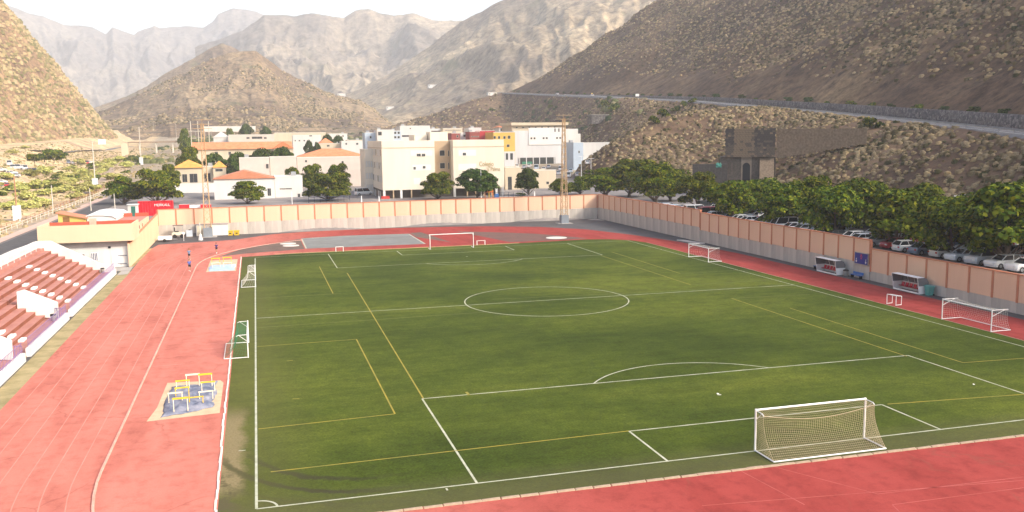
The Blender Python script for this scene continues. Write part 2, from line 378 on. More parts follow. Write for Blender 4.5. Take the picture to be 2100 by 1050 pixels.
# ------------------------------------------------------------------ the highway
hw = resample(HW, 220)
tn = np.gradient(hw[:, :2], axis=0); tn = tn/np.linalg.norm(tn, axis=1)[:, None]; rt = np.stack([tn[:, 1], -tn[:, 0]], -1)
def strip(P, N, offs, name, m, closed=False):
    A = np.stack([np.concatenate([P[:, :2]+N*o, (P[:, 2]+dz)[:, None]], 1) for o, dz in offs], 1)
    return grid_mesh(name, A[..., 0], A[..., 1], A[..., 2], m, smooth=False)
M_asph = mat('asphalt', (.085, .083, .085), .9, .15, .6, bump=.2, bscale=30)
M_asphL = mat('pale_asphalt', (.17, .165, .165), .9, .15, .5, bump=.2, bscale=30)
road = struct(strip(hw, rt, [(-5.6, -1.0), (-4.6, .02), (4.2, .06), (4.4, .06)], 'highway', M_asphL))
M_wpaint = mat('white_paint', (.74, .73, .70), .7, .08, 3.)
for o_ in (-3.9, 3.7):
    e = strip(hw, rt, [(o_-.1, .075), (o_+.1, .075)], 'edge_line', M_wpaint); e.parent = road
rw = thing('retaining_wall', 'long grey rubble stone retaining wall above the highway at the hill foot', 'wall', tuple(hw[30]+np.array([4.5, 0, 0])))
M_rubble = None
m, n, l, b = nt('rubble_stone'); p = pos(n)
vo = n.new('ShaderNodeTexVoronoi'); vo.inputs['Scale'].default_value = 1.6; l.new(p, vo.inputs['Vector'])
vc = n.new('ShaderNodeSeparateColor'); l.new(vo.outputs['Color'], vc.inputs[0])
c = ramp(n, l, vc.outputs[0], [(0, (.055, .05, .05)), (.5, (.12, .108, .10)), (.9, (.20, .18, .165))])
vd = n.new('ShaderNodeTexVoronoi'); vd.feature = 'DISTANCE_TO_EDGE'; vd.inputs['Scale'].default_value = 1.6; l.new(p, vd.inputs['Vector'])
c = mixc(n, l, ramp(n, l, vd.outputs['Distance'], [(.0, (1, 1, 1)), (.09, (0, 0, 0))]), c, (.05, .045, .042))
l.new(c, b.inputs['Base Color']); b.inputs['Roughness'].default_value = .95
bp = n.new('ShaderNodeBump'); bp.inputs['Strength'].default_value = 1.; bp.inputs['Distance'].default_value = .12; l.new(vd.outputs['Distance'], bp.inputs['Height']); l.new(bp.outputs[0], b.inputs['Normal'])
M_rubble = m
sl = slice(4, 170)
hgt = np.interp(np.arange(220)[sl], [4, 60, 110, 169], [3.3, 3.0, 2.2, .9])
A = np.stack([np.concatenate([hw[sl, :2]+rt[sl]*o, (hw[sl, 2]+dz)[:, None]], 1) for o, dz in ((4.4, -.3), (4.75, hgt), (5.3, hgt), (5.6, -.6))], 1)
# courses of the wall face in separate lengths
for k in range(0, 165, 5):
    B_ = A[k:k+6]; q = grid_mesh('wall_section', B_[..., 0]-rw.location.x, B_[..., 1]-rw.location.y, B_[..., 2]-rw.location.z, M_rubble, False); q.parent = rw
# low guard rail on the valley side
gr = thing('guard_rail', 'low pale metal guard rail along the valley edge of the highway', 'guard rail', tuple(hw[40]+np.array([-4.4, 0, 0])))
M_galv = mat('galvanised_steel', (.42, .43, .44), .5, .1, 2., metal=.6)
G_ = np.stack([np.concatenate([hw[sl, :2]-rt[sl]*o, (hw[sl, 2]+dz)[:, None]], 1) for o, dz in ((4.3, .45), (4.24, .6), (4.3, .78))], 1)
q = grid_mesh('rail_beam', G_[..., 0]-gr.location.x, G_[..., 1]-gr.location.y, G_[..., 2]-gr.location.z, M_galv, False); q.parent = gr
pm = MB().box((-.06, -.06, -.6), (.06, .06, .72)).mesh('rail_post'); pm.materials.append(M_galv)
for k in range(4, 170, 2):
    q = bpy.data.objects.new('rail_post', pm); COL.objects.link(q); q.parent = gr
    q.location = Vector((hw[k, 0]-rt[k, 0]*4.4, hw[k, 1]-rt[k, 1]*4.4, hw[k, 2]))-gr.location

# ------------------------------------------------------------------ haze
hz = MB().box((-3600, -320, -14), (3600, 6400, 1150)); hm = bpy.data.materials.new('haze'); hm.use_nodes = True
hm.node_tree.nodes.remove(hm.node_tree.nodes['Principled BSDF'])
pv = hm.node_tree.nodes.new('ShaderNodeVolumePrincipled'); pv.inputs['Density'].default_value = .00019
pv.inputs['Color'].default_value = (.91, .95, 1., 1); pv.inputs['Anisotropy'].default_value = .0
hm.node_tree.links.new(pv.outputs[0], hm.node_tree.nodes['Material Output'].inputs['Volume'])
ho = build(hz, 'haze', hm); ho['kind'] = 'stuff'; ho['label'] = 'pale dusty haze filling the whole valley air'; ho['category'] = 'haze'

from mathutils.bvhtree import BVHTree
bpy.context.view_layer.update()
_dg = bpy.context.evaluated_depsgraph_get()
_TER = [BVHTree.FromObject(o, _dg) for o in S.objects if o.type == 'MESH' and o.name.split('.')[0] in ('ground', 'hillside', 'far_mountain_range', 'middle_mountain_range', 'near_mountain_range', 'rear_hill', 'cone_hill', 'foothill')]
def hit(px, py):
    """where the line of sight of a photo pixel meets the terrain"""
    d = Vector(ray(px, py)).normalized(); best = None
    for t in _TER:
        h = t.ray_cast(Vector(CAM), d)
        if h[0] is not None and (best is None or h[3] < best[1]): best = (h[0], h[3])
    return np.array(best[0]) if best else GD(px, py, 1500)

# ================================================================== SPORTS GROUND
PW, PL = 62.83, 101.7
# artificial turf: wear, large soft dark patches, sand at the corner
m, n, l, b = nt('artificial_turf'); p = pos(n); sx = n.new('ShaderNodeSeparateXYZ'); l.new(p, sx.inputs[0])
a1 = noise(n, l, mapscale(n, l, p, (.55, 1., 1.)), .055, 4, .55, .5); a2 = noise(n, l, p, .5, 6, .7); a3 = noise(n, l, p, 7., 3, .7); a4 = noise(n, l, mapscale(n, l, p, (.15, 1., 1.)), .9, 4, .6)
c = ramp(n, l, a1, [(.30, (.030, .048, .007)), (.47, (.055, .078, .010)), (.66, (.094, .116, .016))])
c = mixc(n, l, .55, c, ramp(n, l, a2, [(.3, (.5, .54, .5)), (.52, (1, 1, 1)), (.72, (1.4, 1.3, 1.2))]), 'MULTIPLY')
c = mixc(n, l, .7, c, ramp(n, l, a3, [(.3, (.5, .5, .5)), (.7, (1.45, 1.4, 1.4))]), 'MULTIPLY')
c = mixc(n, l, .5, c, ramp(n, l, noise(n, l, p, 2.2, 4, .7), [(.3, (.6, .6, .6)), (.7, (1.35, 1.3, 1.25))]), 'MULTIPLY')
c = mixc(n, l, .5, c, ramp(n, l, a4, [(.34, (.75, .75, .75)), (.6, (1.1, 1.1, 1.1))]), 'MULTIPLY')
def mr_(src, a, c_):
    q = n.new('ShaderNodeMapRange'); q.interpolation_type = 'SMOOTHSTEP'; l.new(src, q.inputs[0]); q.inputs[1].default_value = a; q.inputs[2].default_value = c_; return q.outputs[0]
# sandy worn strip between kerb and touch line
xs = math_(n, l, 'ADD', sx.outputs[0], math_(n, l, 'MULTIPLY', math_(n, l, 'SUBTRACT', a2, .5), 1.6))
f1 = math_(n, l, 'MULTIPLY', math_(n, l, 'MULTIPLY', mr_(xs, -.35, -1.15), mr_(sx.outputs[1], 19.5, 14.5)), mr_(sx.outputs[1], 1., 4.))
c = mixc(n, l, math_(n, l, 'MULTIPLY', f1, .85), c, ramp(n, l, a3, [(.3, (.22, .16, .095)), (.7, (.36, .27, .165))]))
# dark tyre arcs near the corner
dx_ = math_(n, l, 'SUBTRACT', sx.outputs[0], 6.5); dy_ = math_(n, l, 'SUBTRACT', sx.outputs[1], 11.)
rad = math_(n, l, 'SQRT', math_(n, l, 'ADD', math_(n, l, 'MULTIPLY', math_(n, l, 'MULTIPLY', dx_, dx_), 1.), math_(n, l, 'MULTIPLY', math_(n, l, 'MULTIPLY', dy_, dy_), .72)))
rr_ = math_(n, l, 'SINE', math_(n, l, 'ADD', math_(n, l, 'MULTIPLY', rad, 4.2), math_(n, l, 'MULTIPLY', a2, 5.)))
f2 = math_(n, l, 'MULTIPLY', math_(n, l, 'MULTIPLY', mr_(rr_, .1, 1.), mr_(rad, 6.2, 7.4)), math_(n, l, 'MULTIPLY', mr_(rad, 11., 9.), math_(n, l, 'MULTIPLY', mr_(sx.outputs[1], 9.5, 6.5), mr_(sx.outputs[0], 9.5, 3.))))
c = mixc(n, l, math_(n, l, 'MULTIPLY', f2, .85), c, (.028, .027, .018))
f3 = math_(n, l, 'MULTIPLY', mr_(a2, .47, .56), math_(n, l, 'MULTIPLY', mr_(xs, -.2, -1.3), mr_(sx.outputs[1], 6.5, 4.)))
c = mixc(n, l, f3, c, (.06, .047, .035))
# ochre bleached edge towards the left touch line and goal mouth
f4 = math_(n, l, 'MULTIPLY', mr_(xs, 5., -1.), .45); c = mixc(n, l, f4, c, (.10, .095, .032))
f5 = math_(n, l, 'MULTIPLY', mr_(sx.outputs[1], 2.5, -1.5), .5); c = mixc(n, l, f5, c, (.085, .075, .04))
l.new(c, b.inputs['Base Color']); b.inputs['Roughness'].default_value = .85; b.inputs['Specular IOR Level'].default_value = .05
bp = n.new('ShaderNodeBump'); bp.inputs['Strength'].default_value = .5; bp.inputs['Distance'].default_value = .03; l.new(a3, bp.inputs['Height']); l.new(bp.outputs[0], b.inputs['Normal'])
M_turf = m
# rubber track: left-right shading put into the colour, pale pink to darker red; hairline cracks
m, n, l, b = nt('rubber_track'); p = pos(n); sx = n.new('ShaderNodeSeparateXYZ'); l.new(p, sx.inputs[0])
a1 = noise(n, l, mapscale(n, l, p, (1., .22, 1.)), .35, 5, .6, .3); a2 = noise(n, l, p, .9, 6, .7); a3 = noise(n, l, p, 9., 3, .7)
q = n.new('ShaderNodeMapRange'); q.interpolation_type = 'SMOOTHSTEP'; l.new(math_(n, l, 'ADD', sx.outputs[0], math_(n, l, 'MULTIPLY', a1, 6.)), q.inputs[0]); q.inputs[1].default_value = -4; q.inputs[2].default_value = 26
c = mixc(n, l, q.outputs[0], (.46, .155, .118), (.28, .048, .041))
c = mixc(n, l, .6, c, ramp(n, l, a1, [(.3, (.62, .52, .50)), (.5, (1, 1, 1)), (.7, (1.15, 1.25, 1.28))]), 'MULTIPLY')
c = mixc(n, l, .5, c, ramp(n, l, a2, [(.32, (.55, .50, .48)), (.5, (1, 1, 1)), (.68, (1.12, 1.14, 1.14))]), 'MULTIPLY')
c = mixc(n, l, .35, c, ramp(n, l, a3, [(.3, (.75, .75, .75)), (.7, (1.15, 1.15, 1.15))]), 'MULTIPLY')
vo = n.new('ShaderNodeTexVoronoi'); vo.feature = 'DISTANCE_TO_EDGE'; vo.inputs['Scale'].default_value = .13
wv = n.new('ShaderNodeVectorMath'); wv.operation = 'ADD'; l.new(p, wv.inputs[0])
nv_ = n.new('ShaderNodeTexNoise'); nv_.inputs['Scale'].default_value = .8; l.new(p, nv_.inputs['Vector'])
sc_ = n.new('ShaderNodeVectorMath'); sc_.operation = 'SCALE'; l.new(nv_.outputs['Color'], sc_.inputs[0]); sc_.inputs['Scale'].default_value = 1.2
l.new(sc_.outputs[0], wv.inputs[1]); l.new(wv.outputs[0], vo.inputs['Vector'])
cr_ = ramp(n, l, vo.outputs['Distance'], [(.0, (1, 1, 1)), (.013, (0, 0, 0))])
gate_ = ramp(n, l, noise(n, l, p, .16, 3), [(.46, (0, 0, 0)), (.56, (.5, .5, .5))])
c = mixc(n, l, mixc(n, l, 1., cr_, gate_, 'MULTIPLY'), c, (.20, .06, .045))
l.new(c, b.inputs['Base Color']); b.inputs['Roughness'].default_value = .95; b.inputs['Specular IOR Level'].default_value = .08
bp = n.new('ShaderNodeBump'); bp.inputs['Strength'].default_value = .3; bp.inputs['Distance'].default_value = .02; l.new(a3, bp.inputs['Height']); l.new(bp.outputs[0], b.inputs['Normal'])
M_track = m
M_dryg = mat('dry_grass', (.36, .29, .15), .95, .2, .5, c2=(.20, .17, .075), bump=.6, bscale=9)
M_court = mat('court_asphalt', (.20, .205, .195), .9, .1, .25, c2=(.145, .15, .14), bump=.2, bscale=20)
M_tar = mat('damp_tar', (.085, .08, .078), .75, .2, .25, c2=(.05, .049, .052), bump=.2, bscale=12)
M_cinder = mat('red_brown_cinder', (.155, .075, .06), .95, .2, .4, c2=(.105, .06, .05), bump=.3, bscale=14)
M_cinder2 = mat('grey_brown_cinder', (.145, .095, .075), .95, .2, .4, c2=(.10, .07, .055), bump=.3, bscale=14)
M_wline = mat('worn_white_line', (.46, .46, .38), .8, .2, 1.2, c2=(.27, .29, .19))
M_yline = mat('worn_yellow_line', (.33, .25, .025), .8, .2, .7, c2=(.18, .165, .03))
M_lane = mat('faded_lane_line', (.55, .225, .175), .85, .2, .6, c2=(.47, .16, .12))
M_conc = mat('bare_concrete', (.40, .37, .33), .9, .12, .5, c2=(.27, .25, .23), streak=True, bump=.2, bscale=8)
M_kerb = mat('kerb_concrete', (.40, .31, .22), .9, .15, 1.5, c2=(.27, .19, .13), bump=.3, bscale=14)
M_kerbw = mat('white_kerb_paint', (.72, .69, .62), .85, .1, 1.5, c2=(.55, .5, .42))
M_sand = mat('sand', (.55, .42, .28), .95, .12, 1.2, c2=(.44, .33, .21), bump=.5, bscale=10)
M_white = mat('white_enamel', (.80, .79, .76), .45, .04, 2., spec=.4)
M_wwall = mat('white_wall', (.68, .665, .64), .85, .05, .4, c2=(.56, .54, .50), streak=True)

def sheet(name, poly, z, m, st=True, cut=None):
    o = build(MB().add([(x, y, z) for x, y in poly], [tuple(range(len(poly)))]), name, m)
    return struct(o) if st else o
# bottom layer: dark asphalt apron of the whole basin, then track, then infield surfaces
sheet('apron', [(-29, -120), (73.6, -120), (73.6, ywall(73.6)), (-18.2, ywall(-18.2)), (-18.2, 97), (-29, 97)], -.012, M_tar)
outer = [(-16.9, -110), (-16.9, 90), (-17.2, 108), (-17.0, 121), (-16.5, 126.3), (-3.7, 129.6), (3.4, 137.4), (10, 139.7), (17, 140.6), (28, 140.4), (38, 138.8), (46.3, 136.6), (55.6, 131.4), (62.8, 123.0), (67.4, 109.8), (70.2, 97), (71.8, 80), (72.0, -110)]
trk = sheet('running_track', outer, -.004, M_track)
sheet('dry_grass_strip', [(-16.9, -110), (-16.9, 90), (-17.2, 96.2), (-18.4, 96.2), (-18.4, -110)][::-1], -.003, M_dryg)
sheet('paved_entrance', [(-18.3, 88.5), (-17.05, 89.5), (-17.25, 97.2), (-22.5, 97.2), (-22.5, 93), (-18.3, 93)], .0, M_conc)
sheet('dry_grass_strip', [(-17.2, 97.3), (-17.0, 121), (-17.75, 121), (-17.75, 97.3)][::-1], -.002, M_dryg)
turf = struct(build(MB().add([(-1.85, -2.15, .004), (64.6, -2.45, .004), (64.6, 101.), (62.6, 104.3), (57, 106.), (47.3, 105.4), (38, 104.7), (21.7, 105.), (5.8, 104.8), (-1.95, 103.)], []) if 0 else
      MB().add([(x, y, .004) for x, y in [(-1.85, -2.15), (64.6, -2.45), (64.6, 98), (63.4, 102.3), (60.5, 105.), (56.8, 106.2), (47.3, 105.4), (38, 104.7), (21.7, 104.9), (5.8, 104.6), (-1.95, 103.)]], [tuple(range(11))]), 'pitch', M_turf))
# far D: cinder wedges, grey court, red run-ups
sheet('cinder_infield', [(-5.6, 104.6), (-1.9, 107.2), (8.0, 110.2), (8.0, 126.8), (3.1, 121.2), (-2.5, 113.4)], .001, M_cinder2)
sheet('cinder_infield', [(31.2, 130.0), (28.9, 129.2), (28.9, 121.5), (33.2, 110.6)], .001, M_cinder2)
sheet('cinder_infield', [(38.0, 129.0), (42.9, 107.2), (50, 107.0), (57.6, 107.6), (54.2, 114.5), (50.9, 119.2), (46.8, 122.8), (43, 125.6)], .001, M_cinder)
court = sheet('grey_court', [(8.2, 110.6), (28.6, 110.0), (28.6, 128.), (16.5, 129.2), (8.2, 127.4)], .003, M_court)
mb = MB()
for a_, b_ in (((8.3, 110.9), (8.3, 125.6)), ((10.2, 127.3), (28.2, 127.6)), ((28.4, 127.2), (28.4, 110.2))):
    d = Vector(b_)-Vector(a_); nn = Vector((-d.y, d.x)).normalized()*.13
    mb.quad(*[(q[0], q[1], .008) for q in (Vector(a_)+nn, Vector(b_)+nn, Vector(b_)-nn, Vector(a_)-nn)])
build(mb, 'court_lines', M_wline, court)
for i, (x, y, r_) in enumerate(((5.6, 119.4, 1.4), (6.0, 116.0, 1.4), (52.6, 110.6, 1.9))):
    build(MB().lathe((x, y, 0), [(r_, .002), (r_, .03), (r_-.08, .04)], 28), 'throwing_circle', mat('pale_concrete', (.62, .57, .5), .85, .06, 1.), trk)

# pitch markings
WL, YL = MB(), MB()
def line(mb, a, b, w=.12, z=.010):
    a, b = Vector(a), Vector(b); d = (b-a); nn = Vector((-d.y, d.x)).normalized()*w/2
    mb.quad(*[(q.x, q.y, z) for q in (a+nn, b+nn, b-nn, a-nn)])
def arcl(mb, c, r, a0, a1, w=.12, z=.010, n=48):
    vs = []
    for k in range(n+1):
        t = a0+(a1-a0)*k/n; vs += [(c[0]+(r-w/2)*math.cos(t), c[1]+(r-w/2)*math.sin(t), z), (c[0]+(r+w/2)*math.cos(t), c[1]+(r+w/2)*math.sin(t), z)]
    mb.add(vs, [(2*k, 2*k+1, 2*k+3, 2*k+2) for k in range(n)])
a_ = (PW-40.32)/2; g_ = (PW-18.32)/2
line(WL, (0, 0), (0, PL-1.2), .14); line(WL, (PW, 0), (PW, PL)); line(WL, (0, 0), (PW, 0)); line(WL, (0, PL), (PW, PL), .10)
line(WL, (0, PL/2-.2), (PW, PL/2-.2), .13)
for y0, s in ((0, 1), (PL, -1)):
    line(WL, (a_, y0), (a_, y0+s*16.5), .13, .0105); line(WL, (PW-a_, y0), (PW-a_, y0+s*16.5), .13, .0105); line(WL, (a_, y0+s*16.5), (PW-a_, y0+s*16.5), .13, .011)
    line(WL, (g_, y0), (g_, y0+s*5.5), .13, .0105); line(WL, (PW-g_, y0), (PW-g_, y0+s*5.5), .13, .0105); line(WL, (g_, y0+s*5.5), (PW-g_, y0+s*5.5), .13, .011)
    t = math.acos(5.5/9.15); c0 = math.pi/2 if s > 0 else -math.pi/2
    arcl(WL, (PW/2, y0+s*11), 9.15, c0-t, c0+t, .12)
    WL.disc((PW/2, y0+s*11, .0102), .16, 12)
arcl(WL, (PW/2, PL/2-.2), 9.15, 0, 2*math.pi, .13, .0112, 96)
arcl(WL, (0, 0), 1., 0, math.pi/2, .12, .0112, 12); arcl(WL, (PW, 0), 1., math.pi/2, math.pi, .12, .0112, 12)
for x, y, dx, dy in ((a_-1.7, -.5, 0, .3), (-1.0, 9.15, .4, 0)): line(WL, (x, y), (x+dx, y+dy), .1)
build(WL, 'white_lines', M_wline, turf)
def P2(px, py): v = GZ(px, py); return (v[0], v[1])
# the yellow lines of the two seven-a-side pitches laid across
for p_, q_ in (((1290, 884), (555, 968)), ((868, 817), (712, 560)), ((530, 880), (810, 849)), ((810, 849), (731, 696)), ((731, 696), (527, 711)),
               ((683, 602), (655, 547)), ((1232, 524), (1416, 584)), ((1255, 517), (1395, 561)), ((1500, 612), (1860, 731)), ((1620, 632), (1975, 744)), ((1975, 744), (2140, 732)), ((1820, 829), (2140, 806))):
    line(YL, P2(*p_), P2(*q_), .11, .0122)
for p_, q_ in (((600, 818), (614, 818)), ((588, 740), (601, 739))): line(YL, P2(*p_), P2(*q_), .1, .0122)
line(YL, (14.6, 16.4), (14.6, 17.2), .2, .0122)
build(YL, 'yellow_lines', M_yline, turf)
FL = MB()
for p_, q_ in (((527, 672), (1000, 640)), ((527, 612), (700, 602)), ((1010, 614), (1640, 585)), ((1395, 561), (1560, 552)), ((1416, 584), (1620, 572)), ((1500, 612), (1660, 604))):
    line(FL, P2(*p_), P2(*q_), .09, .0115)
build(FL, 'faded_lines', mat('faded_line', (.13, .145, .045), .85, .1, 1.), turf)
# scraps of litter on the turf
for px, py in ((1472, 807), (1997, 788)):
    v = GZ(px, py, .03); o = build(MB().add([(v[0]-.09, v[1]-.06, .02), (v[0]+.08, v[1]-.05, .02), (v[0]+.09, v[1]+.06, .03), (v[0]-.06, v[1]+.07, .05), (v[0], v[1], .07)], [(0, 1, 4), (1, 2, 4), (2, 3, 4), (3, 0, 4), (3, 2, 1, 0)]), 'paper_scrap', M_white)
    tag(o, 'crumpled white paper scrap lying on the turf by the near penalty area', 'litter', 'paper scraps on the turf')

# lane lines and the raised inner kerb of the track (left straight and the bends)
CX, RIN = 28.15, 36.45
def laneline(off, y0, y1, near=True, far=True, step=3.):
    pts = []; r_ = RIN+off
    if near: pts += [(CX+r_*math.cos(t), 8+r_*math.sin(t)) for t in np.linspace(math.pi+1.25, math.pi, 26)[:-1]]
    pts += [(CX-r_, y) for y in np.arange(8, 94, step)]
    if far: pts += [(CX+r_*math.cos(t), 94+(r_)*math.sin(t)) for t in np.linspace(math.pi, math.pi-1.0, 18)]
    return pts
def ribbon(mb, pts, w, z):
    P = np.array(pts); T = np.gradient(P, axis=0); T /= np.linalg.norm(T, axis=1)[:, None]; N = np.stack([-T[:, 1], T[:, 0]], -1)*w/2
    vs = []
    for a, q in zip(P, N): vs += [(a[0]+q[0], a[1]+q[1], z), (a[0]-q[0], a[1]-q[1], z)]
    mb.add(vs, [(2*k, 2*k+1, 2*k+3, 2*k+2) for k in range(len(P)-1)])
LN = MB(); LN2 = MB()
for k in range(1, 7): ribbon(LN, laneline(k*1.25, 8, 94), .07, .002)
for px0, py0, px1, py1 in ((1480, 945, 1650, 1035), (1590, 958, 1800, 1013), (1440, 1037, 2100, 985), (1830, 1035, 2100, 1000), (1800, 1013, 2100, 978), (1830, 1035, 1845, 1050)):
    line(LN2, P2(px0, py0), P2(px1, py1), .05, .002)
for px0, py0, px1, py1 in ((424, 588, 444, 586), (418, 706, 446, 704), (416, 716, 444, 714), (369, 766, 403, 764), (424, 584, 446, 582), (310, 752, 380, 746), (455, 563, 470, 562)):
    line(LN, P2(px0, py0), P2(px1, py1), .1, .002)
build(LN, 'lane_lines', M_lane, trk); build(LN2, 'relay_marks', mat('faded_red_mark', (.42, .115, .098), .85, .3, .6, c2=(.29, .052, .045)), trk)
ik = struct(bpy.data.objects.new('track_kerb', None)); COL.objects.link(ik)
pts = laneline(0, 8, 94); M_ikerb = mat('faded_kerb_paint', (.60, .36, .29), .8, .15, .6, c2=(.50, .235, .175))
for k in range(0, len(pts)-1):
    a, q = Vector((*pts[k], 0)), Vector((*pts[k+1], 0)); d = (q-a); L_ = d.length; d.normalize(); nn = Vector((-d.y, d.x, 0))*.075
    a = a+d*.02; q = q-d*.02
    build(MB().add([a+nn, q+nn, q-nn, a-nn]+[v_+Vector((0, 0, .06)) for v_ in (a+nn*.8, q+nn*.8, q-nn*.8, a-nn*.8)], [(0, 1, 2, 3), (4, 5, 6, 7), (0, 1, 5, 4), (1, 2, 6, 5), (2, 3, 7, 6), (3, 0, 4, 7)]), 'kerb_section', M_ikerb, ik)
# kerb stones round the turf
def kerbs(name, p0, p1, m, n_, w=.22, h=.07, miss=0., jit=.02):
    k_ = struct(bpy.data.objects.new(name, None)); COL.objects.link(k_)
    p0, p1 = Vector((*p0, 0)), Vector((*p1, 0)); L_ = (p1-p0).length/n_; ang = math.atan2((p1-p0).y, (p1-p0).x)
    meshes = []
    for s in range(3):
        mm = MB(); e = .012
        mm.add([(e, -w/2, -.05), (L_-e, -w/2, -.05), (L_-e, w/2, -.05), (e, w/2, -.05), (e+.02, -w/2+.02, h), (L_-e-.02*s, -w/2+.03, h*(1-.1*s)), (L_-e-.02, w/2-.02, h), (e+.02, w/2-.02*s, h)],
               [(3, 2, 1, 0), (4, 5, 6, 7), (0, 1, 5, 4), (1, 2, 6, 5), (2, 3, 7, 6), (3, 0, 4, 7)])
        me = mm.mesh('kerb_stone'); me.materials.append(m); meshes.append(me)
    for k in range(n_):
        if random.random() < miss: continue
        o = bpy.data.objects.new('kerb_stone', random.choice(meshes)); COL.objects.link(o); o.parent = k_
        v_ = p0+(p1-p0)*k/n_; o.location = (v_.x+random.uniform(-jit, jit), v_.y+random.uniform(-jit, jit), random.uniform(-.015, .01)); o.rotation_euler = (0, 0, ang+random.uniform(-.012, .012))
kerbs('pitch_kerb', (1., -2.35), (64.6, -2.55), M_kerb, 64, miss=.0)
kerbs('pitch_kerb', (-1.95, -2.4), (-2.05, 20), M_kerbw, 16, .15, .05, miss=.0, jit=.04)
kerbs('pitch_kerb', (-2.05, 20), (-2.1, 103.2), M_kerbw, 52, .14, .05)
kerbs('pitch_kerb', (64.68, -2), (64.68, 98), M_kerb, 60, .12, .03)
kerbs('pitch_kerb', (3, 104.75), (44, 105.2), mat('ochre_kerb', (.50, .36, .18), .9, .1, 1.), 28, .35, .03)

# ------------------------------------------------------------------ boundary walls
M_peach = mat('peach_render', (.74, .50, .345), .9, .05, .3, c2=(.67, .44, .30), streak=True, bump=.1, bscale=6)
M_terra = mat('terracotta_paint', (.53, .215, .12), .9, .08, .6)
M_concw = mat('weathered_concrete', (.50, .455, .40), .92, .2, .55, c2=(.30, .275, .245), streak=True, bump=.25, bscale=6, lo=.3, hi=.6)
def bwall(label, A, B, n_, zc, zt, side, first=True):
    """retaining wall of concrete with rendered panels between terracotta pilasters; side +1/-1: which side of A->B faces the pitch"""
    t = thing('boundary_wall', label, 'wall', (A[0], A[1], 0))
    A, B = Vector((A[0], A[1], 0)), Vector((B[0], B[1], 0)); L_ = (B-A).length/n_; t.rotation_euler = (0, 0, math.atan2((B-A).y, (B-A).x))
    s = side
    def bx(x0, x1, y0, y1, z0, z1, nm, m):
        me = MB().box((x0, min(y0, y1), z0), (x1, max(y0, y1), z1)).mesh(nm); me.materials.append(m); return me
    cb = [bx(.012, L_-.012, -.02*s, -.32*s, -.3, zc-.02*k, 'concrete_base', M_concw) for k in range(1)]
    pn = bx(.13, L_-.13, -.035*s, -.24*s, zc+.012, zt-.1, 'panel', M_peach)
    pl = bx(-.13, .127, .03*s, -.27*s, zc-.05, zt-.1, 'pilaster', M_terra)
    cp = bx(-.02, L_-.024, .05*s, -.32*s, zt-.1, zt, 'coping', M_terra)
    for k in range(n_+1):
        for me in ((cb+[pn, cp]) if k < n_ else [])+[pl]:
            o = bpy.data.objects.new(me.name.split('.')[0], me); COL.objects.link(o); o.parent = t; o.location = (k*L_, 0, 0)
    return t
bwall('peach panelled boundary wall on a concrete base between the pitch and the school', (-17.6, ywall(-17.6)), (73.6, ywall(73.6)), 28, 2.36, 5.42, -1)
bwall('tallest stretch of the side wall, meeting the school wall at the corner', (73.7, 144.4), (73.7, 96.1), 15, 2.45, 5.46, -1)
bwall('middle stretch of the side wall, carrying the blue notice board', (73.7, 95.9), (73.7, 50.9), 14, 2.0, 5.03, -1)
bwall('low stretch of the side wall, behind the dugout with the teal bin', (73.7, 50.7), (73.7, -14.3), 20, 1.1, 3.98, -1)

# ================================================================== GRANDSTAND
M_tread = mat('pink_painted_tread', (.42, .195, .155), .85, .12, .5, c2=(.33, .14, .11), bump=.2, bscale=8)
M_riser = mat('brown_painted_riser', (.25, .085, .05), .85, .12, .6)
M_purple = mat('purple_railing_paint', (.21, .15, .34), .6, .05, 2.)
st = thing('grandstand', 'open grandstand with brown terraces, white end walls and aisle steps beside the track', 'grandstand', (-19, 60, 0))
SX, SD, SZ, SH = -21.0, .85, .47, .42
secs = ((57.7, 92.0), (38.9, 57.25), (12., 38.4))
for y0, y1 in secs:
    for k in range(8):
        xr = SX-SD*k; zt = SZ+SH*k
        s_ = build(MB().box((xr-SD-.3, y0, max(-.2, zt-1.2)), (xr, y1, zt-.03)), 'step', M_riser, st)
        build(MB().box((xr-SD+.003, y0, zt-.03), (xr+.04, y1, zt)), 'tread', M_tread, s_)
    build(MB().box((-28.6, y0, .5), (SX-SD*8+.003, y1, SZ+SH*8-.02)), 'upper_walkway', M_tread, st)
build(MB().box((-21.2, 12, -.2), (-18.9, 92, .06)), 'lower_walkway', M_tread, st)
def endwall(y0, y1, z1=.0, xt=-27.0):
    build(MB().prism([(-19.0, -.2), (-19.0, .8), (-20.9, 1.35), (-27.0, 4.75), (-28.9, 4.75), (-28.9, -.2)], 'y', y0, y1), 'end_wall', M_wwall, st)
endwall(92.02, 92.45)
for y in (57.3, 38.45):
    build(MB().prism([(-19.75, .06), (-19.72, 1.70), (-22.8, 3.2), (-23.45, 3.05), (-23.5, .5)], 'y', y-.02, y+.35), 'dividing_wall', M_wwall, st)
build(MB().box((-29., 12, -.2), (-28.62, 80., 4.95)), 'rear_wall', M_wwall, st)
build(MB().prism([(80., -.2), (80., 4.95), (88., 4.75), (92., 4.75), (92., -.2)], 'x', -29., -28.64), 'rear_wall', M_wwall, st)
for y0, y1 in ((58.2, 90.2), (39.6, 56.6), (12, 37.8)):
    build(MB().box((-18.95, y0, -.1), (-18.55, y1, .72)), 'front_wall', M_wwall, st)
blk = [MB().box((0, -.65, 0), (.46, .65, .21)).mesh('aisle_step')]; blk[0].materials.append(M_white)
for ya in (86.4, 77.8, 67.9, 46.4, 29.):
    for k in range(8):
        if ya == 86.4: continue
        o = bpy.data.objects.new('aisle_step', blk[0]); COL.objects.link(o); o.parent = st
        o.location = Vector((SX-SD*k+.05, ya, (SZ+SH*(k-1) if k else .06)))-st.location
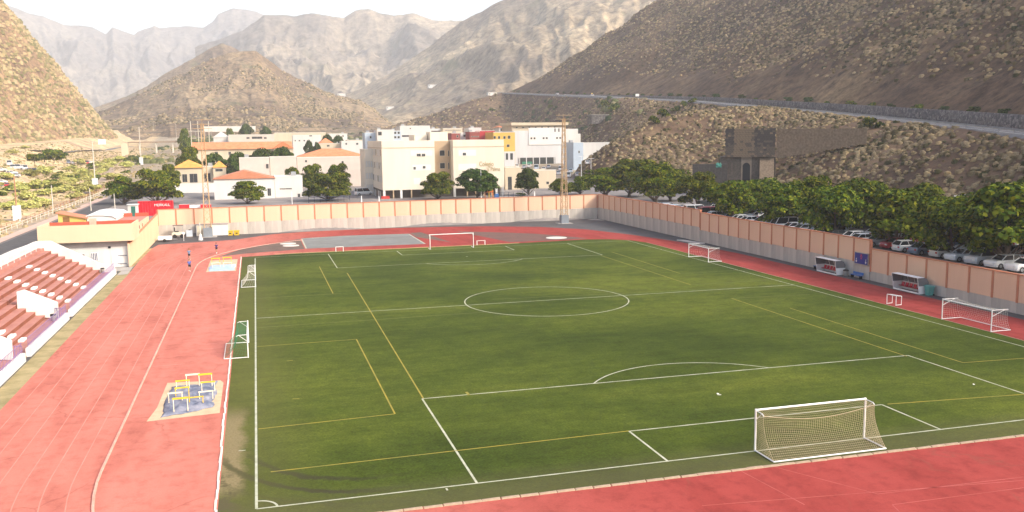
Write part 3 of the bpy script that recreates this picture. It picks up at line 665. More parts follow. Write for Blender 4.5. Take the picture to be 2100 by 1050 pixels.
# purple railing on the front wall
for y0, y1, lab in ((58.3, 90.1, 'purple bar railing on the stand wall ahead of the far terrace'), (39.7, 56.5, 'purple bar railing on the stand wall between the two dividing walls'), (12.1, 37.7, 'purple bar railing on the stand wall before the last terrace')):
    t = thing('railing', lab, 'railing', (-18.75, y0, .72))
    for z in (1.0, 1.62): build(MB().tube([(-18.75, y0, z), (-18.75, y1, z)], .022, 5), 'rail', M_purple, t)
    me = MB().tube([(0, 0, 0), (0, 0, .92)], .015, 5).mesh('baluster'); me.materials.append(M_purple)
    for k in range(int((y1-y0)/.42)+1):
        o = bpy.data.objects.new('baluster', me); COL.objects.link(o); o.parent = t; o.location = (0, k*.42, 0)
# thin rails on the upper walkway
t = thing('railing', 'thin pale steel handrail along the upper walkway of the stand', 'railing', (-27.95, 40, 3.83))
for z in (4.3, 4.85): build(MB().tube([(-27.95, 30, z), (-27.95, 91.5, z)], .03, 5), 'rail', M_white, t)
for k in range(22): build(MB().tube([(-27.95, 30+k*2.9, 3.8), (-27.95, 30+k*2.9, 4.87)], .03, 5), 'post', M_white, t)
M_bin = mat('grey_bin', (.40, .39, .36), .6, .1, 3.); M_black = mat('black_plastic', (.02, .02, .022), .5, .05, 3.)
def bin_(loc, label, m=None, r=.26, h=.72):
    t = thing('litter_bin', label, 'bin', loc)
    x, y, z = loc
    build(MB().lathe((x, y, z), [(r*.82, 0), (r, h*.75), (r*1.02, h*.78)], 14), 'body', m or M_bin, t, True)
    build(MB().lathe((x, y, z), [(r*1.06, h*.78), (r*1.1, h*.92), (r*.8, h)], 14), 'lid', M_black, t, True)
bin_((-19.95, 55.9, .06), 'grey litter bin with black lid beside the dividing wall of the stand')
bin_((-20.5, 91.4, .06), 'grey litter bin with black lid at the foot of the stand end wall')
# folded purple gates where the front wall opens
for y in (57.0, 38.7):
    t = thing('gate', 'open purple metal gate at the gap in the stand wall' if y > 50 else 'second open purple metal gate, by the last dividing wall', 'gate', (-19., y, .06))
    for z in (.2, 1.15): build(MB().tube([(-19, y, z), (-20.0, y+.25, z)], .03, 5), 'rail', M_purple, t)
    for k in range(6): build(MB().tube([(-19-.2*k, y+.05*k, .08), (-19-.2*k, y+.05*k, 1.17)], .02, 5), 'bar', M_purple, t)

# ================================================================== CHANGING ROOM BUILDING
cb = thing('changing_room_building', 'peach and white changing room building with red painted roof parapet', 'building', (-23, 98, 0))
M_red = mat('red_roof_paint', (.55, .105, .06), .8, .1, .5); M_redt = mat('faded_red_roof', (.52, .21, .165), .85, .1, .3)
M_gband = mat('grey_slab_and_shadow', (.40, .36, .34), .9, .1, .6)  # grey of the canopy slab and of the painted shadow strip
build(MB().box((-29.5, 98.3, -.2), (-17.9, 112, 5.2)), 'wall', M_wwall, cb)
build(MB().box((-27.4, 98.25, 2.95), (-17.95, 98.298, 3.85)), 'painted_shadow_band', M_gband, cb)  # overhang's shadow painted on the white wall as a grey strip
build(MB().box((-29.65, 97.3, 3.85), (-16.95, 97.55, 6.35)), 'fascia', mat('pale_peach_render', (.66, .49, .33), .9, .04, .3, streak=True), cb)
build(MB().box((-29.64, 97.56, 3.86), (-29.4, 104.6, 6.34)), 'fascia_return', MATS['pale_peach_render'], cb)
build(MB().box((-17.2, 97.56, 3.86), (-16.96, 104.6, 6.34)), 'fascia_return', MATS['pale_peach_render'], cb)
build(MB().box((-29.38, 97.57, 3.86), (-17.22, 104.6, 5.2)), 'canopy_slab', M_gband, cb)
build(MB().box((-29.38, 104.35, 5.202), (-23.9, 104.6, 6.28)), 'parapet', M_red, cb); build(MB().box((-22.9, 104.35, 5.202), (-17.22, 104.6, 6.28)), 'parapet', M_red, cb)
build(MB().box((-29.38, 97.57, 5.202), (-17.22, 104.34, 5.23)), 'roof', M_redt, cb)
build(MB().box((-23.88, 104.2, 5.24), (-22.92, 104.7, 6.7)), 'roof_cabinet', mat('beige_metal', (.5, .42, .32), .7, .1, 2.), cb)
for x0, x1, z0, z1, nm in ((-20.2, -19.15, .0, 2.1, 'door'), (-23.0, -22.0, 1.0, 2.2, 'window')):
    d_ = build(MB().box((x0, 98.22, z0), (x1, 98.296, z1)), nm, M_white, cb)
    if nm == 'window':
        for k in range(4): build(MB().box((x0+.1+k*.22, 98.19, z0+.08), (x0+.2+k*.22, 98.218, z1-.08)), 'bar', mat('dark_blue_paint', (.05, .055, .12), .5, .05, 1.), d_)
for x, z in ((-25.6, 2.2), (-24.2, 1.7), (-20.6, 2.75)): build(MB().box((x, 98.15, z), (x+.35, 98.29, z+.3)), 'wall_lamp', M_black, cb)
for x, z in ((-19.4, 1.55), (-19.5, .35)): build(MB().box((x, 98.2, z), (x+1.3, 98.21, z+.12)), 'vent', mat('slate_grey', (.18, .19, .22), .7, .05, 1.), cb)
# rear part with the red roofs and side wall
build(MB().box((-22.5, 112.02, -.2), (-17.9, 127, 5.1)), 'rear_wall', M_peach, cb)
build(MB().box((-22.45, 112.3, 5.103), (-18.1, 126.7, 5.13)), 'rear_roof', M_redt, cb)
for a, q in (((-22.48, 112.03, 5.102), (-17.92, 112.25, 5.7)), ((-22.48, 126.72, 5.102), (-20.6, 126.98, 5.75)), ((-20.1, 126.72, 5.102), (-17.92, 126.98, 5.75))): build(MB().box(a, q), 'parapet', M_red, cb)
for y in (104., 108.5, 112.8, 116.8): build(MB().box((-17.9, y, 4.15), (-17.86, y+.6, 4.7)), 'side_window', mat('dark_glass', (.03, .035, .04), .15, .05, 1., spec=.5), cb)
# side wall along the track
sw = thing('boundary_wall', 'pale ribbed side wall rising beside the track to the school wall', 'wall', (-17.75, 97.6, 0))
for k in range(13):
    y0 = 97.7+k*3.2; z0 = 3.4+k*.09
    if y0 > 137: break
    build(MB().box((-17.88, y0, -.2), (-17.62, y0+3.17, z0)), 'panel', mat('pale_peach_render', (.74, .58, .40)), sw)
    build(MB().box((-17.90, y0, z0), (-17.55, y0+3.19, z0+.12)), 'coping', M_terra, sw)
    for j in range(3): build(MB().box((-17.62, y0+.4+j*1.05, 0), (-17.57, y0+.55+j*1.05, z0-.02)), 'rib', mat('pale_peach_render', (.74, .58, .40)), sw)
# yellow hut, white shed and booth behind
hut = thing('hut', 'yellow hut with a brown shuttered door and sloping red roof', 'hut', (-28.5, 117, 3))
build(MB().prism([(-30.6, 2.5), (-26.6, 2.5), (-26.6, 5.75), (-30.4, 6.7), (-30.6, 6.7)], 'y', 117, 121), 'wall', mat('yellow_render', (.72, .50, .13), .9, .06, .5), hut)
build(MB().add([(-30.9, 116.7, 6.78), (-26.3, 116.7, 5.75), (-26.3, 121.3, 5.75), (-30.9, 121.3, 6.78), (-30.9, 116.7, 6.9), (-26.3, 116.7, 5.87), (-26.3, 121.3, 5.87), (-30.9, 121.3, 6.9)], [(3, 2, 1, 0), (4, 5, 6, 7), (0, 1, 5, 4), (1, 2, 6, 5), (2, 3, 7, 6), (3, 0, 4, 7)]), 'roof', M_terra, hut)
build(MB().box((-29.9, 116.94, 4.), (-28.9, 116.998, 6.2)), 'shutter', mat('brown_shutter', (.24, .12, .04), .7, .1, 2.), hut)
shd = thing('shed', 'white shed with a gently curved roof beside the yellow hut', 'shed', (-24.5, 119, 3))
build(MB().prism([(-26.5, 2.5), (-22., 2.5), (-22., 5.5), (-22.6, 5.95), (-24., 6.1), (-25.5, 6.15), (-26.5, 6.0)], 'y', 118, 132), 'wall', M_wwall, shd)
build(MB().prism([(-26.6, 6.04), (-25.5, 6.19), (-24., 6.14), (-22.6, 5.99), (-21.9, 5.54), (-21.9, 5.6), (-22.6, 6.06), (-24., 6.22), (-25.5, 6.27), (-26.6, 6.12)], 'y', 117.8, 132.2), 'roof', M_white, shd)
bth = thing('booth', 'white booth with a dark green door beside the red container', 'booth', (-22.9, 150, 3))
build(MB().box((-24.2, 150, 2.6), (-22.4, 151.6, 5.7)), 'wall', M_wwall, bth)
build(MB().box((-23.6, 149.95, 3.1), (-22.8, 149.998, 5.4)), 'door', mat('green_paint', (.02, .14, .11), .5, .05, 1.), bth)
build(MB().box((-24.4, 149.8, 5.702), (-22.2, 151.8, 5.8)), 'roof', M_white, bth)

def text_mesh(txt, size, ext=.01):
    cu = bpy.data.curves.new('lettering', 'FONT'); cu.body = txt; cu.size = size; cu.extrude = ext
    o = bpy.data.objects.new('lettering', cu); COL.objects.link(o)
    dg = bpy.context.evaluated_depsgraph_get(); me = bpy.data.meshes.new_from_object(o.evaluated_get(dg)); bpy.data.objects.remove(o); bpy.data.curves.remove(cu)
    me.materials.clear(); return me
ct = thing('shipping_container', 'bright red shipping container with white lettering behind the side wall', 'container', (-19.4, 155, 3))
M_cred = mat('container_red', (.62, .012, .025), .5, .06, 1., spec=.4)
mb = MB(); x = -22.8
prof = []
for k in range(26):
    xx = -22.7+k*.25; prof += [(xx, 155.06 if k % 2 else 155.0), (xx+.18, 155.06 if k % 2 else 155.0)]
prof += [(-16.2, 157.4), (-22.8, 157.4)]
build(MB().prism(prof, 'z', 3.15, 5.95), 'box', M_cred, ct)
for z0, z1 in ((3.05, 3.2), (5.9, 6.05)):
    build(MB().box((-22.85, 154.93, z0), (-16.15, 154.998, z1)), 'frame_rail', M_cred, ct)
for x in (-22.85, -16.3): build(MB().box((x, 154.92, 3.21), (x+.15, 154.996, 5.89)), 'corner_post', M_cred, ct)
tm = text_mesh('MERKALL', .74); o = link('lettering', tm, M_white, ct); o.rotation_euler = (R(90), 0, 0); o.location = Vector((-19.75, 154.9, 4.95))-ct.location; o.scale = (1., 1., 1.)
for i, (px0, px1) in enumerate(((367, 388), (411, 416), (418, 424), (426, 433))):
    a = GY(px0, 425, 150); q = GY(px1, 419, 150)
    t = thing('barrier', 'long low red plastic barrier behind the school wall' if i == 0 else 'short red plastic barrier block behind the school wall, near the light mast', 'barrier', (a[0], 150, 3), None if i == 0 else 'short red barrier blocks')
    build(MB().prism([(150, 3), (150.5, 3), (150.38, q[2]), (150.12, q[2])], 'x', a[0], q[0]), 'block', M_cred, t)
    build(MB().box((a[0]+.05, 150.1, q[2]+.002), (q[0]-.05, 150.4, q[2]+.06)), 'top', M_white, t)
a = GY(388, 424, 150.8); q = GY(411, 420, 150.8)
tag(build(MB().prism([(150.6, 3), (151.2, 3), (151.0, q[2]), (150.8, q[2])], 'x', a[0], q[0]), 'barrier', M_white), 'white concrete barrier between the red barriers behind the school wall', 'barrier')

# ================================================================== GOALS
def net_mb(fn, us, vs, r, mb=None, nu=2, n=3):
    mb = mb or MB()
    for u in us: mb.tube([fn(u, v) for v in vs], r, n, cap=False)
    for v in vs: mb.tube([fn(u, v) for u in us[::nu]]+([fn(us[-1], v)] if (len(us)-1) % nu else []), r, n, cap=False)
    return mb
M_net = mat('cream_net', (.50, .40, .27), .9, .08, 2.); M_netw = mat('pale_net', (.60, .58, .52), .9, .08, 2.); M_netg = mat('green_net', (.05, .20, .10), .9, .08, 2.)
def goal(label, W_, Hh, top, base, loc, rz, netm, spacing=.15, r=.06, sr=.006, sag=.0, group=None, name='football_goal', sideframe=False, norear=False):
    """posts on local y=0, x from 0 to W_, net behind towards local -y"""
    t = thing(name, label, 'goal', (0, 0, 0), group)
    build(MB().tube([(0, 0, 0), (0, 0, Hh+r)], r, 10), 'post', M_white, t); build(MB().tube([(W_, 0, 0), (W_, 0, Hh+r)], r, 10), 'post', M_white, t)
    build(MB().tube([(r*.5, 0, Hh), (W_-r*.5, 0, Hh)], r, 10), 'crossbar', M_white, t)
    for x in (0, W_):
        build(MB().tube([(x, -r, .05), (x, -base, .05)], r*.7, 6), 'base_bar', M_white, t)
        build(MB().tube([(x, -r, Hh-.02), (x, -top*.8, Hh-.03), (x, -top, Hh-.12)] if not sideframe else [(x, -r, Hh), (x, -top, Hh)], r*.5, 6), 'net_arm', M_white, t)
        build(MB().tube([(x, -r, Hh-.55), (x, -top*.75, Hh-.05)], r*.4, 5), 'brace', M_white, t)
    if not norear: build(MB().tube([(0, -base, .05), (W_, -base, .05)], r*.7, 6), 'rear_base_bar', M_white, t)
    if netm:
        us = np.linspace(.02, W_-.02, int(W_/spacing)+1)
        nb = np.linspace(0, 1, int((Hh+.3)/spacing)+1); nt_ = np.linspace(0, 1, max(3, int(top/spacing)+1))
        def back(u, v):
            s = math.sin(math.pi*u/W_); z = (Hh-.12-sag*s)*(1-v)+.03*v; bow = .22*math.sin(math.pi*v)
            return (u, -(top+(base-top)*v**1.6-bow*(.7+.3*s)*(1 if base > top+.3 else .2)), z)
        def topf(u, v): s = math.sin(math.pi*u/W_); return (u, -.04-(top-.04)*v, Hh-(.12+sag*s)*v)
        mb = net_mb(back, us, nb, sr); net_mb(topf, us, nt_, sr, mb)
        for x in (.0, W_):
            def side(q, v): b_ = back(x, v); return (x, b_[1]*q, b_[2]+(Hh-.12-(Hh-.12)*v-b_[2]+.03*v)*(1-q)*.5)
            net_mb(side, np.linspace(0.02, 1, max(3, int((top+base)/2/spacing))), nb, sr, mb, 1)
        build(mb, 'net', netm, t)
        cu = MB(); cu.tube([back(u, 0) for u in us[::3]]+[back(W_-.02, 0)], sr*3.2, 4); build(cu, 'net_rope', netm, t)
    t.location = loc; t.rotation_euler = (0, 0, rz)
    return t
pp = (PW-7.32)/2
goal('full size white goal with a cream net sagging at the top, near the track kerb', 7.32, 2.44, .85, 2.0, (pp, 0, .004), 0, M_net, .13, .06, .006, .42)
goal('bare white full size goal without a net in front of the throwing infield', 7.32, 2.44, .8, 1.6, (pp+7.32, PL, .004), math.pi, None, r=.065, norear=True)
goal('portable white seven-a-side goal with a pale net near the far sand pit', 6., 2.0, .9, 1.75, (0.05, 77.6, .004), R(-90), M_netw, .2, .05, .006, .15)
goal('portable white goal with a dark green net standing across the kerb by the track', 6.0, 2.0, .9, 1.95, (-.6, 39.1, .004), R(-90), M_netg, .16, .05, .006, .1)
goal('portable white goal with a torn net facing the tall side wall', 6.2, 2.0, 1.75, 2.15, (62.75, 72.1, .004), R(90), M_netw, .3, .055, .004, .0, sideframe=True)
goal('portable white goal with a loose net on the track by the low side wall', 6.2, 2.0, 1.8, 2.2, (64.65, 21.6, .004), R(90), M_netw, .25, .055, .0045, .15, sideframe=True)
def mini(label, loc, rz, W_=1.3, Hh=.95, dp=.7):
    t = thing('mini_goal', label, 'goal', (0, 0, 0))
    for x in (0, W_):
        build(MB().tube([(x, 0, 0), (x, 0, Hh)], .04, 6), 'post', M_white, t); build(MB().tube([(x, -dp, 0), (x, -dp, Hh*.9)], .035, 6), 'rear_post', M_white, t)
        build(MB().tube([(x, 0, .04), (x, -dp, .04)], .035, 6), 'base_bar', M_white, t); build(MB().tube([(x, 0, Hh), (x, -dp, Hh*.9)], .03, 6), 'top_bar', M_white, t)
    build(MB().tube([(0, 0, Hh), (W_, 0, Hh)], .04, 6), 'crossbar', M_white, t); build(MB().tube([(0, -dp, Hh*.9), (W_, -dp, Hh*.9)], .035, 6), 'rear_crossbar', M_white, t)
    t.location = loc; t.rotation_euler = (0, 0, rz)
mini('small white training goal on the kerb in front of the grey court', (13.9, 104.4, 0), math.pi, 1.2, .8, .5)
mini('small white training goal beside the bare full size goal', (37.9, 104.9, 0), math.pi, 1.4, .75, .5)
mini('small white training goal on the track near the dugout with the teal bin', (65.3, 35.3, 0), R(100), 1.2, 1.05, .8)

# ================================================================== HURDLES, SAND PITS
M_hy = mat('yellow_hurdle_paint', (.72, .47, .03), .6, .08, 2.); M_hw = mat('cream_hurdle_paint', (.74, .66, .50), .6, .06, 2.)
M_tarp = mat('blue_tarpaulin', (.27, .27, .31), .7, .15, 1.2, c2=(.10, .12, .18), bump=.5, bscale=3)
M_tarp2 = mat('pale_blue_tarpaulin', (.42, .52, .62), .7, .15, 1.2, c2=(.28, .40, .54), bump=.5, bscale=3)
def hurdle():
    t = thing('hurdle', 'hurdle', 'hurdle')
    build(MB().box((-.5, -.02, .70), (.5, .02, .80)), 'bar', M_hy, t)
    for x in (-.44, .44):
        build(MB().tube([(x, 0, .03), (x, 0, .70)], .03, 6), 'upright', M_hw, t)
        build(MB().tube([(x, 0, .03), (x, .62, .03)], .03, 6), 'foot', M_hw, t)
    return t
h0 = hurdle()
hl = [(-4.85, 18.1, .05, 1.25, 'yellow hurdle leaning over the front edge of the crumpled tarpaulin', (M_hy, M_hy)),
      (-5.35, 20.3, .04, 1., 'low cream hurdle lying lowest on the crumpled tarpaulin, behind the yellow front hurdle', (M_hw, M_hw)),
      (-5.0, 21.6, .06, 1., 'hurdle with a thick yellow bar in the middle of the outer row on the tarpaulin', (M_hy, M_hy)),
      (-5.1, 23.6, .05, 1., 'hurdle with a thin yellow bar at the rear outer corner of the tarpaulin', (M_hy, M_hw)),
      (-4.45, 24.3, .03, 1.3, 'tall cream hurdle at the back edge of the near sand pit', (M_hw, M_hw)),
      (-3.55, 24.1, .04, 1.3, 'tall hurdle with a broad yellow board at the back of the near sand pit', (M_hy, M_hw)),
      (-3.3, 22.6, .02, 1., 'hurdle with a patchy yellow and cream bar beside the broad yellow board', (M_hy, M_hw)),
      (-3.35, 20.6, .08, .8, 'low cream hurdle tipped against the inner side of the tarpaulin', (M_hw, M_hw)),
      (-3.95, 19.6, .10, .7, 'lowest yellow bar hurdle sunk in a fold of the tarpaulin', (M_hy, M_hy))]
used = False
for x, y, rz, s, lab, (mb_, mu_) in hl:
    if not used: t = h0; used = True; t.location = (x, y, .12); t.rotation_euler = (0, 0, rz); t['label'] = lab; t['group'] = 'hurdles on the near sand pit'; t.scale = (1., 1, s)
    else: t = dup(h0, (x, y, .12), rz, (1., 1, s), lab, 'hurdles on the near sand pit', {'bar': mb_, 'upright': mu_, 'foot': mu_})
for x, y, lab in ((-5.5, 93.2, 'hurdle with a tall yellow board on the far blue tarpaulin, track side'), (-3.9, 93.6, 'hurdle with a tall yellow board on the far blue tarpaulin, pitch side'), (-5.4, 91.2, 'cream hurdle in front of the track side board on the far tarpaulin'), (-3.8, 91.0, 'cream hurdle in front of the pitch side board on the far tarpaulin')):
    yb = 'board' in lab and 'tall' in lab
    dup(h0, (x, y, .1), 0., (1.25, 1, 1.45 if yb else .9), lab, 'hurdles on the far sand pit', {'bar': M_hy if yb else M_hw, 'upright': M_hy if yb else M_hw, 'foot': M_hw})
def pit(name, poly, m): return struct(build(MB().add([(x, y, .006) for x, y in poly], [tuple(range(len(poly)))]), name, m))
pit('sand_pit', [(-6.9, 16.9), (-2.35, 17.4), (-2.35, 25.4), (-2.6, 26.2), (-6.45, 26.7), (-6.55, 20)], M_sand)
pit('sand_pit', [(-6.6, 87.6), (-2.6, 87.2), (-2.6, 100.4), (-6.6, 100.2)], M_sand)
def tarp(label, x0, x1, y0, y1, m, seed, edge):
    nx, ny = 40, 60
    U, V = np.meshgrid(np.linspace(0, 1, nx), np.linspace(0, 1, ny), indexing='ij')
    X = x0+(x1-x0)*U; Y = y0+(y1-y0)*V
    X = X+.25*fbm(Y*.5+seed, X*.3, 3)*1.; Y = Y+edge*fbm(X*.7+seed, Y*.3, 3)+(U*1.4 if edge > .5 else 0)*(1-V)
    Z = .04+(.34 if edge > .5 else .14)*rdg(X*.9+seed, Y*.7, 4)*np.minimum(1, 8*np.minimum(np.minimum(U, 1-U), np.minimum(V, 1-V)))
    o = grid_mesh('tarpaulin', X, Y, Z, m); tag(o, label, 'tarpaulin')
    sm = o.modifiers.new('thickness', 'SOLIDIFY'); sm.thickness = .02
tarp('crumpled grey blue tarpaulin heaped over the near sand pit', -6.1, -2.85, 17.2, 25.6, M_tarp, 3., .8)
tarp('pale blue tarpaulin spread over the far sand pit', -6.35, -2.8, 88.0, 94.5, M_tarp2, 9., .2)

# ================================================================== DUGOUTS AND THINGS BY THE SIDE WALL
M_perspex = mat('smoked_perspex', (.16, .165, .17), .25, .05, 1., spec=.5); M_seat = mat('red_seat_plastic', (.50, .03, .06), .45, .05, 2.)
def dugout(label, y0, y1, teal=False):
    t = thing('dugout', label, 'dugout', (72.7, (y0+y1)/2, 0))
    xf, xb = 71.95, 73.35
    side = [(xf+.15, .03), (xb, .03), (xb, .95), (xf+.02, .95)]
    up = [(xf+.02, .953), (xb, .953), (xb, 1.35), (xb-.25, 1.75), (xb-.7, 1.92), (xf-.18, 1.92)]
    for a, q in ((y0, y0+.05), (y1-.05, y1)):
        build(MB().prism(side, 'y', a, q), 'side_panel', M_white, t); build(MB().prism(up, 'y', a+.003, q-.003), 'side_window', M_perspex, t)
    build(MB().box((xb-.04, y0+.052, .03), (xb, y1-.052, .95)), 'back_panel', M_white, t)
    build(MB().prism([(xb, .953), (xb, 1.35), (xb-.25, 1.75), (xb-.7, 1.92), (xb-.7, 1.88), (xb-.27, 1.71), (xb-.04, 1.33), (xb-.04, .953)], 'y', y0+.052, y1-.052), 'back_window', M_perspex, t)
    build(MB().prism([(xb-.68, 1.885), (xf-.18, 1.885), (xf-.18, 1.93), (xb-.68, 1.93)], 'y', y0-.02, y1+.02), 'roof', M_white, t)
    for y in (y0-.015, y1+.002): build(MB().tube([(xf+.14, y, .03), (xf-.17, y, 1.9)], .03, 5), 'front_post', M_white, t)
    for k in range(1, 4): yy = y0+(y1-y0)*k/4; build(MB().tube([(xb-.06, yy, .95), (xb-.3, yy, 1.7), (xb-.7, yy, 1.87)], .022, 5), 'rib', M_white, t)
    build(MB().box((xf+.1, y0+.06, .03), (xf+.16, y1-.06, .2)), 'front_sill', M_white, t)
    nseat = 6
    build(MB().tube([(xb-.45, y0+.1, .4), (xb-.45, y1-.1, .4)], .03, 5), 'bench_bar', M_galv, t)
    for k in range(nseat):
        yy = y0+.45+(y1-y0-.9)*k/(nseat-1)
        s_ = build(MB().prism([(xb-.75, .45), (xb-.32, .43), (xb-.22, .85), (xb-.27, .87), (xb-.37, .5), (xb-.74, .51)], 'y', yy-.23, yy+.23), 'seat', M_seat, t)
    return t
dugout('white team dugout with smoked windows and red seats beside the blue notice board', 55.2, 59.5)
dugout('white team dugout with smoked windows and red seats beside the teal bin', 40.0, 44.3)
bin_((72.95, 54.5, 0), 'grey bin with black lid against the end of the dugout by the notice board', None, .32, .85)
t = thing('wheelie_bin', 'teal plastic bin at the end of the dugout by the low wall', 'bin', (72.9, 39.35, 0))
build(MB().add([(72.65, 39.1, 0), (73.2, 39.1, 0), (73.2, 39.65, 0), (72.65, 39.65, 0), (72.55, 38.98, 1.), (73.3, 38.98, 1.), (73.3, 39.77, 1.), (72.55, 39.77, 1.)], [(3, 2, 1, 0), (4, 5, 6, 7), (0, 1, 5, 4), (1, 2, 6, 5), (2, 3, 7, 6), (3, 0, 4, 7)]), 'body', mat('teal_plastic', (.09, .33, .30), .5, .08, 2.), t)
build(MB().prism([(72.5, 1.003), (73.34, 1.003), (73.34, 1.06), (73.0, 1.13), (72.5, 1.08)], 'y', 38.93, 39.82), 'lid', mat('teal_plastic', (.09, .33, .30)), t)
for y in (39.05, 39.7): build(MB().tube([(73.25, y-.05, .09), (73.25, y+.05, .09)], .09, 10), 'wheel', M_black, t)
M_blue = mat('blue_paint', (.04, .15, .42), .5, .08, 2.)
def bench(label, y0, y1):
    t = thing('bench', label, 'bench', (73.1, (y0+y1)/2, 0))
    for k in range(3): build(MB().box((72.75+k*.17, y0, .42), (72.9+k*.17, y1, .46)), 'seat_slat', M_blue, t)
    for y in (y0+.15, y1-.2):
        build(MB().box((72.78, y, 0), (73.22, y+.06, .418)), 'leg', M_black, t)
    build(MB().box((73.24, y0, .5), (73.29, y1, .8)), 'backrest', M_blue, t)
bench('blue bench against the wall below the notice board', 51.4, 53.4)
bench('small blue bench at the far end of the dugout by the notice board', 60.3, 61.4)
sb = thing('notice_board', 'blue notice board with white figures and a red crest on the side wall', 'sign', (73.62, 52.2, 1.8))
build(MB().box((73.5, 50.95, 1.75), (73.62, 53.6, 3.25)), 'frame', M_galv, sb)
build(MB().box((73.485, 51.03, 1.83), (73.498, 53.52, 3.17)), 'panel', mat('navy_print', (.015, .03, .24), .35, .05, 1.), sb)
mk = MB()
for y in (51.35, 53.2):
    mk = MB(); mk.add([(73.478, y+.13*math.cos(k*.7), 2.12+.17*math.sin(k*.7)) for k in range(9)], [tuple(range(9))]); mk.add([(73.478, y+.07*math.cos(k*.7), 2.42+.08*math.sin(k*.7)) for k in range(9)], [tuple(range(9))])
    build(mk, 'white_figure', M_white, sb)
mk = MB()
for y, z, s_ in ((52.27, 2.95, .16), (52.12, 2.75, .1), (52.42, 2.75, .1), (52.27, 2.55, .14)):
    mk.add([(73.478, y-s_, z+s_*.5), (73.478, y+s_, z+s_*.5), (73.478, y+s_*.7, z-s_*.5), (73.478, y, z-s_), (73.478, y-s_*.7, z-s_*.5)], [(0, 1, 2, 3, 4)])
build(mk, 'red_crest', mat('crest_red', (.45, .04, .12), .5, .05, 1.), sb)
# pale mat lying at the foot of the tall side wall
o = build(MB().add([(70.7, 98.8, .02), (71.8, 98.2, .02), (72.9, 92.6, .02), (71.6, 93.0, .02)]+[(70.72, 98.78, .16), (71.8, 98.2, .15), (72.88, 92.62, .17), (71.6, 93.0, .16)], [(3, 2, 1, 0), (4, 5, 6, 7), (0, 1, 5, 4), (1, 2, 6, 5), (2, 3, 7, 6), (3, 0, 4, 7)]), 'landing_mat', mat('pale_grey_vinyl', (.55, .52, .48), .6, .08, 1.))
tag(o, 'pale grey landing mat lying on the track before the tall side wall', 'mat')
o = build(MB().add([(73.2, 139., -.01), (73.5, 142.8, -.01), (72.2, 143.4, -.01), (70.5, 143., -.01), (71.2, 141.2, -.01), (72.6, 140.9, .12), (72.2, 142.2, .2)], [(0, 1, 5), (1, 6, 5), (1, 2, 6), (2, 3, 6), (3, 4, 6), (4, 5, 6), (4, 0, 5)]), 'rubble_heap', M_conc)
tag(o, 'low heap of pale rubble in the wall corner', 'rubble')

# ================================================================== LIGHT MASTS
M_mast = mat('rusty_cream_steel', (.55, .42, .26), .7, .2, .8, c2=(.38, .24, .12), metal=.1)
def mast(label, x, y, Ht, boxw):
    t = thing('floodlight_mast', label, 'floodlight', (x, y, 0))
    zb = 1.5; wd = lambda z: .62-.40*min(1, (z-zb)/(Ht-zb))
    cs = ((-1, -1), (1, -1), (1, 1), (-1, 1))
    for sx_, sy_ in cs: build(MB().tube([(x+sx_*wd(zb), y+sy_*wd(zb), zb), (x+sx_*wd(Ht), y+sy_*wd(Ht), Ht)], .085, 5), 'leg', M_mast, t)
    z = zb; k = 0
    while z < Ht-.8:
        z2 = min(Ht, z+1.25)
        for i in range(4):
            a, c_ = cs[i], cs[(i+1) % 4]
            if k % 2: a, c_ = c_, a
            build(MB().tube([(x+a[0]*wd(z), y+a[1]*wd(z), z), (x+c_[0]*wd(z2), y+c_[1]*wd(z2), z2)], .042, 4), 'brace', M_mast, t)
        z = z2; k += 1
    build(MB().box((x-.8, y-.7, 0), (x+.8, y+.7, 1.75)), 'base_cabinet', mat('grey_steel_cabinet', (.23, .26, .29), .6, .08, 1.), t)
    build(MB().box((x-1.6, y-1.2, -.05), (x+1.6, y+1.2, .06)), 'plinth', M_conc, t)
    for zz in (Ht-.9, Ht-.1, Ht+.7): build(MB().tube([(x-1.75, y-.3, zz), (x+1.75, y-.3, zz)], .05, 5), 'crossarm', M_mast, t)
    build(MB().tube([(x, y, Ht-.2), (x, y, Ht+.9)], .05, 5), 'top_post', M_mast, t)
    for zz in (Ht-.9, Ht-.1, Ht+.7):
        for dx in (-1.5, -.55, .35, 1.4):
            l_ = build(MB().lathe((0, 0, 0), [(.12, 0), (.2, .12), (.36, .30), (.38, .36)], 10), 'lamp', M_galv, t, True)
            l_.location = (dx, -.42, zz-.1); l_.rotation_euler = (R(118), 0, 0)
            build(MB().disc((0, 0, .362), .36, 10), 'lens', mat('lamp_glass', (.7, .68, .6), .2, .05, 1., spec=.6), l_).location = (0, 0, 0)
    # ladder cage rungs
    return t
mast('lattice floodlight mast with grey cabinet at the corner of the track', 63.0, 136.6, 21.9, 1.6)
mast('lattice floodlight mast beside the white site cabin', -8.6, 137.0, 21.4, 1.2)

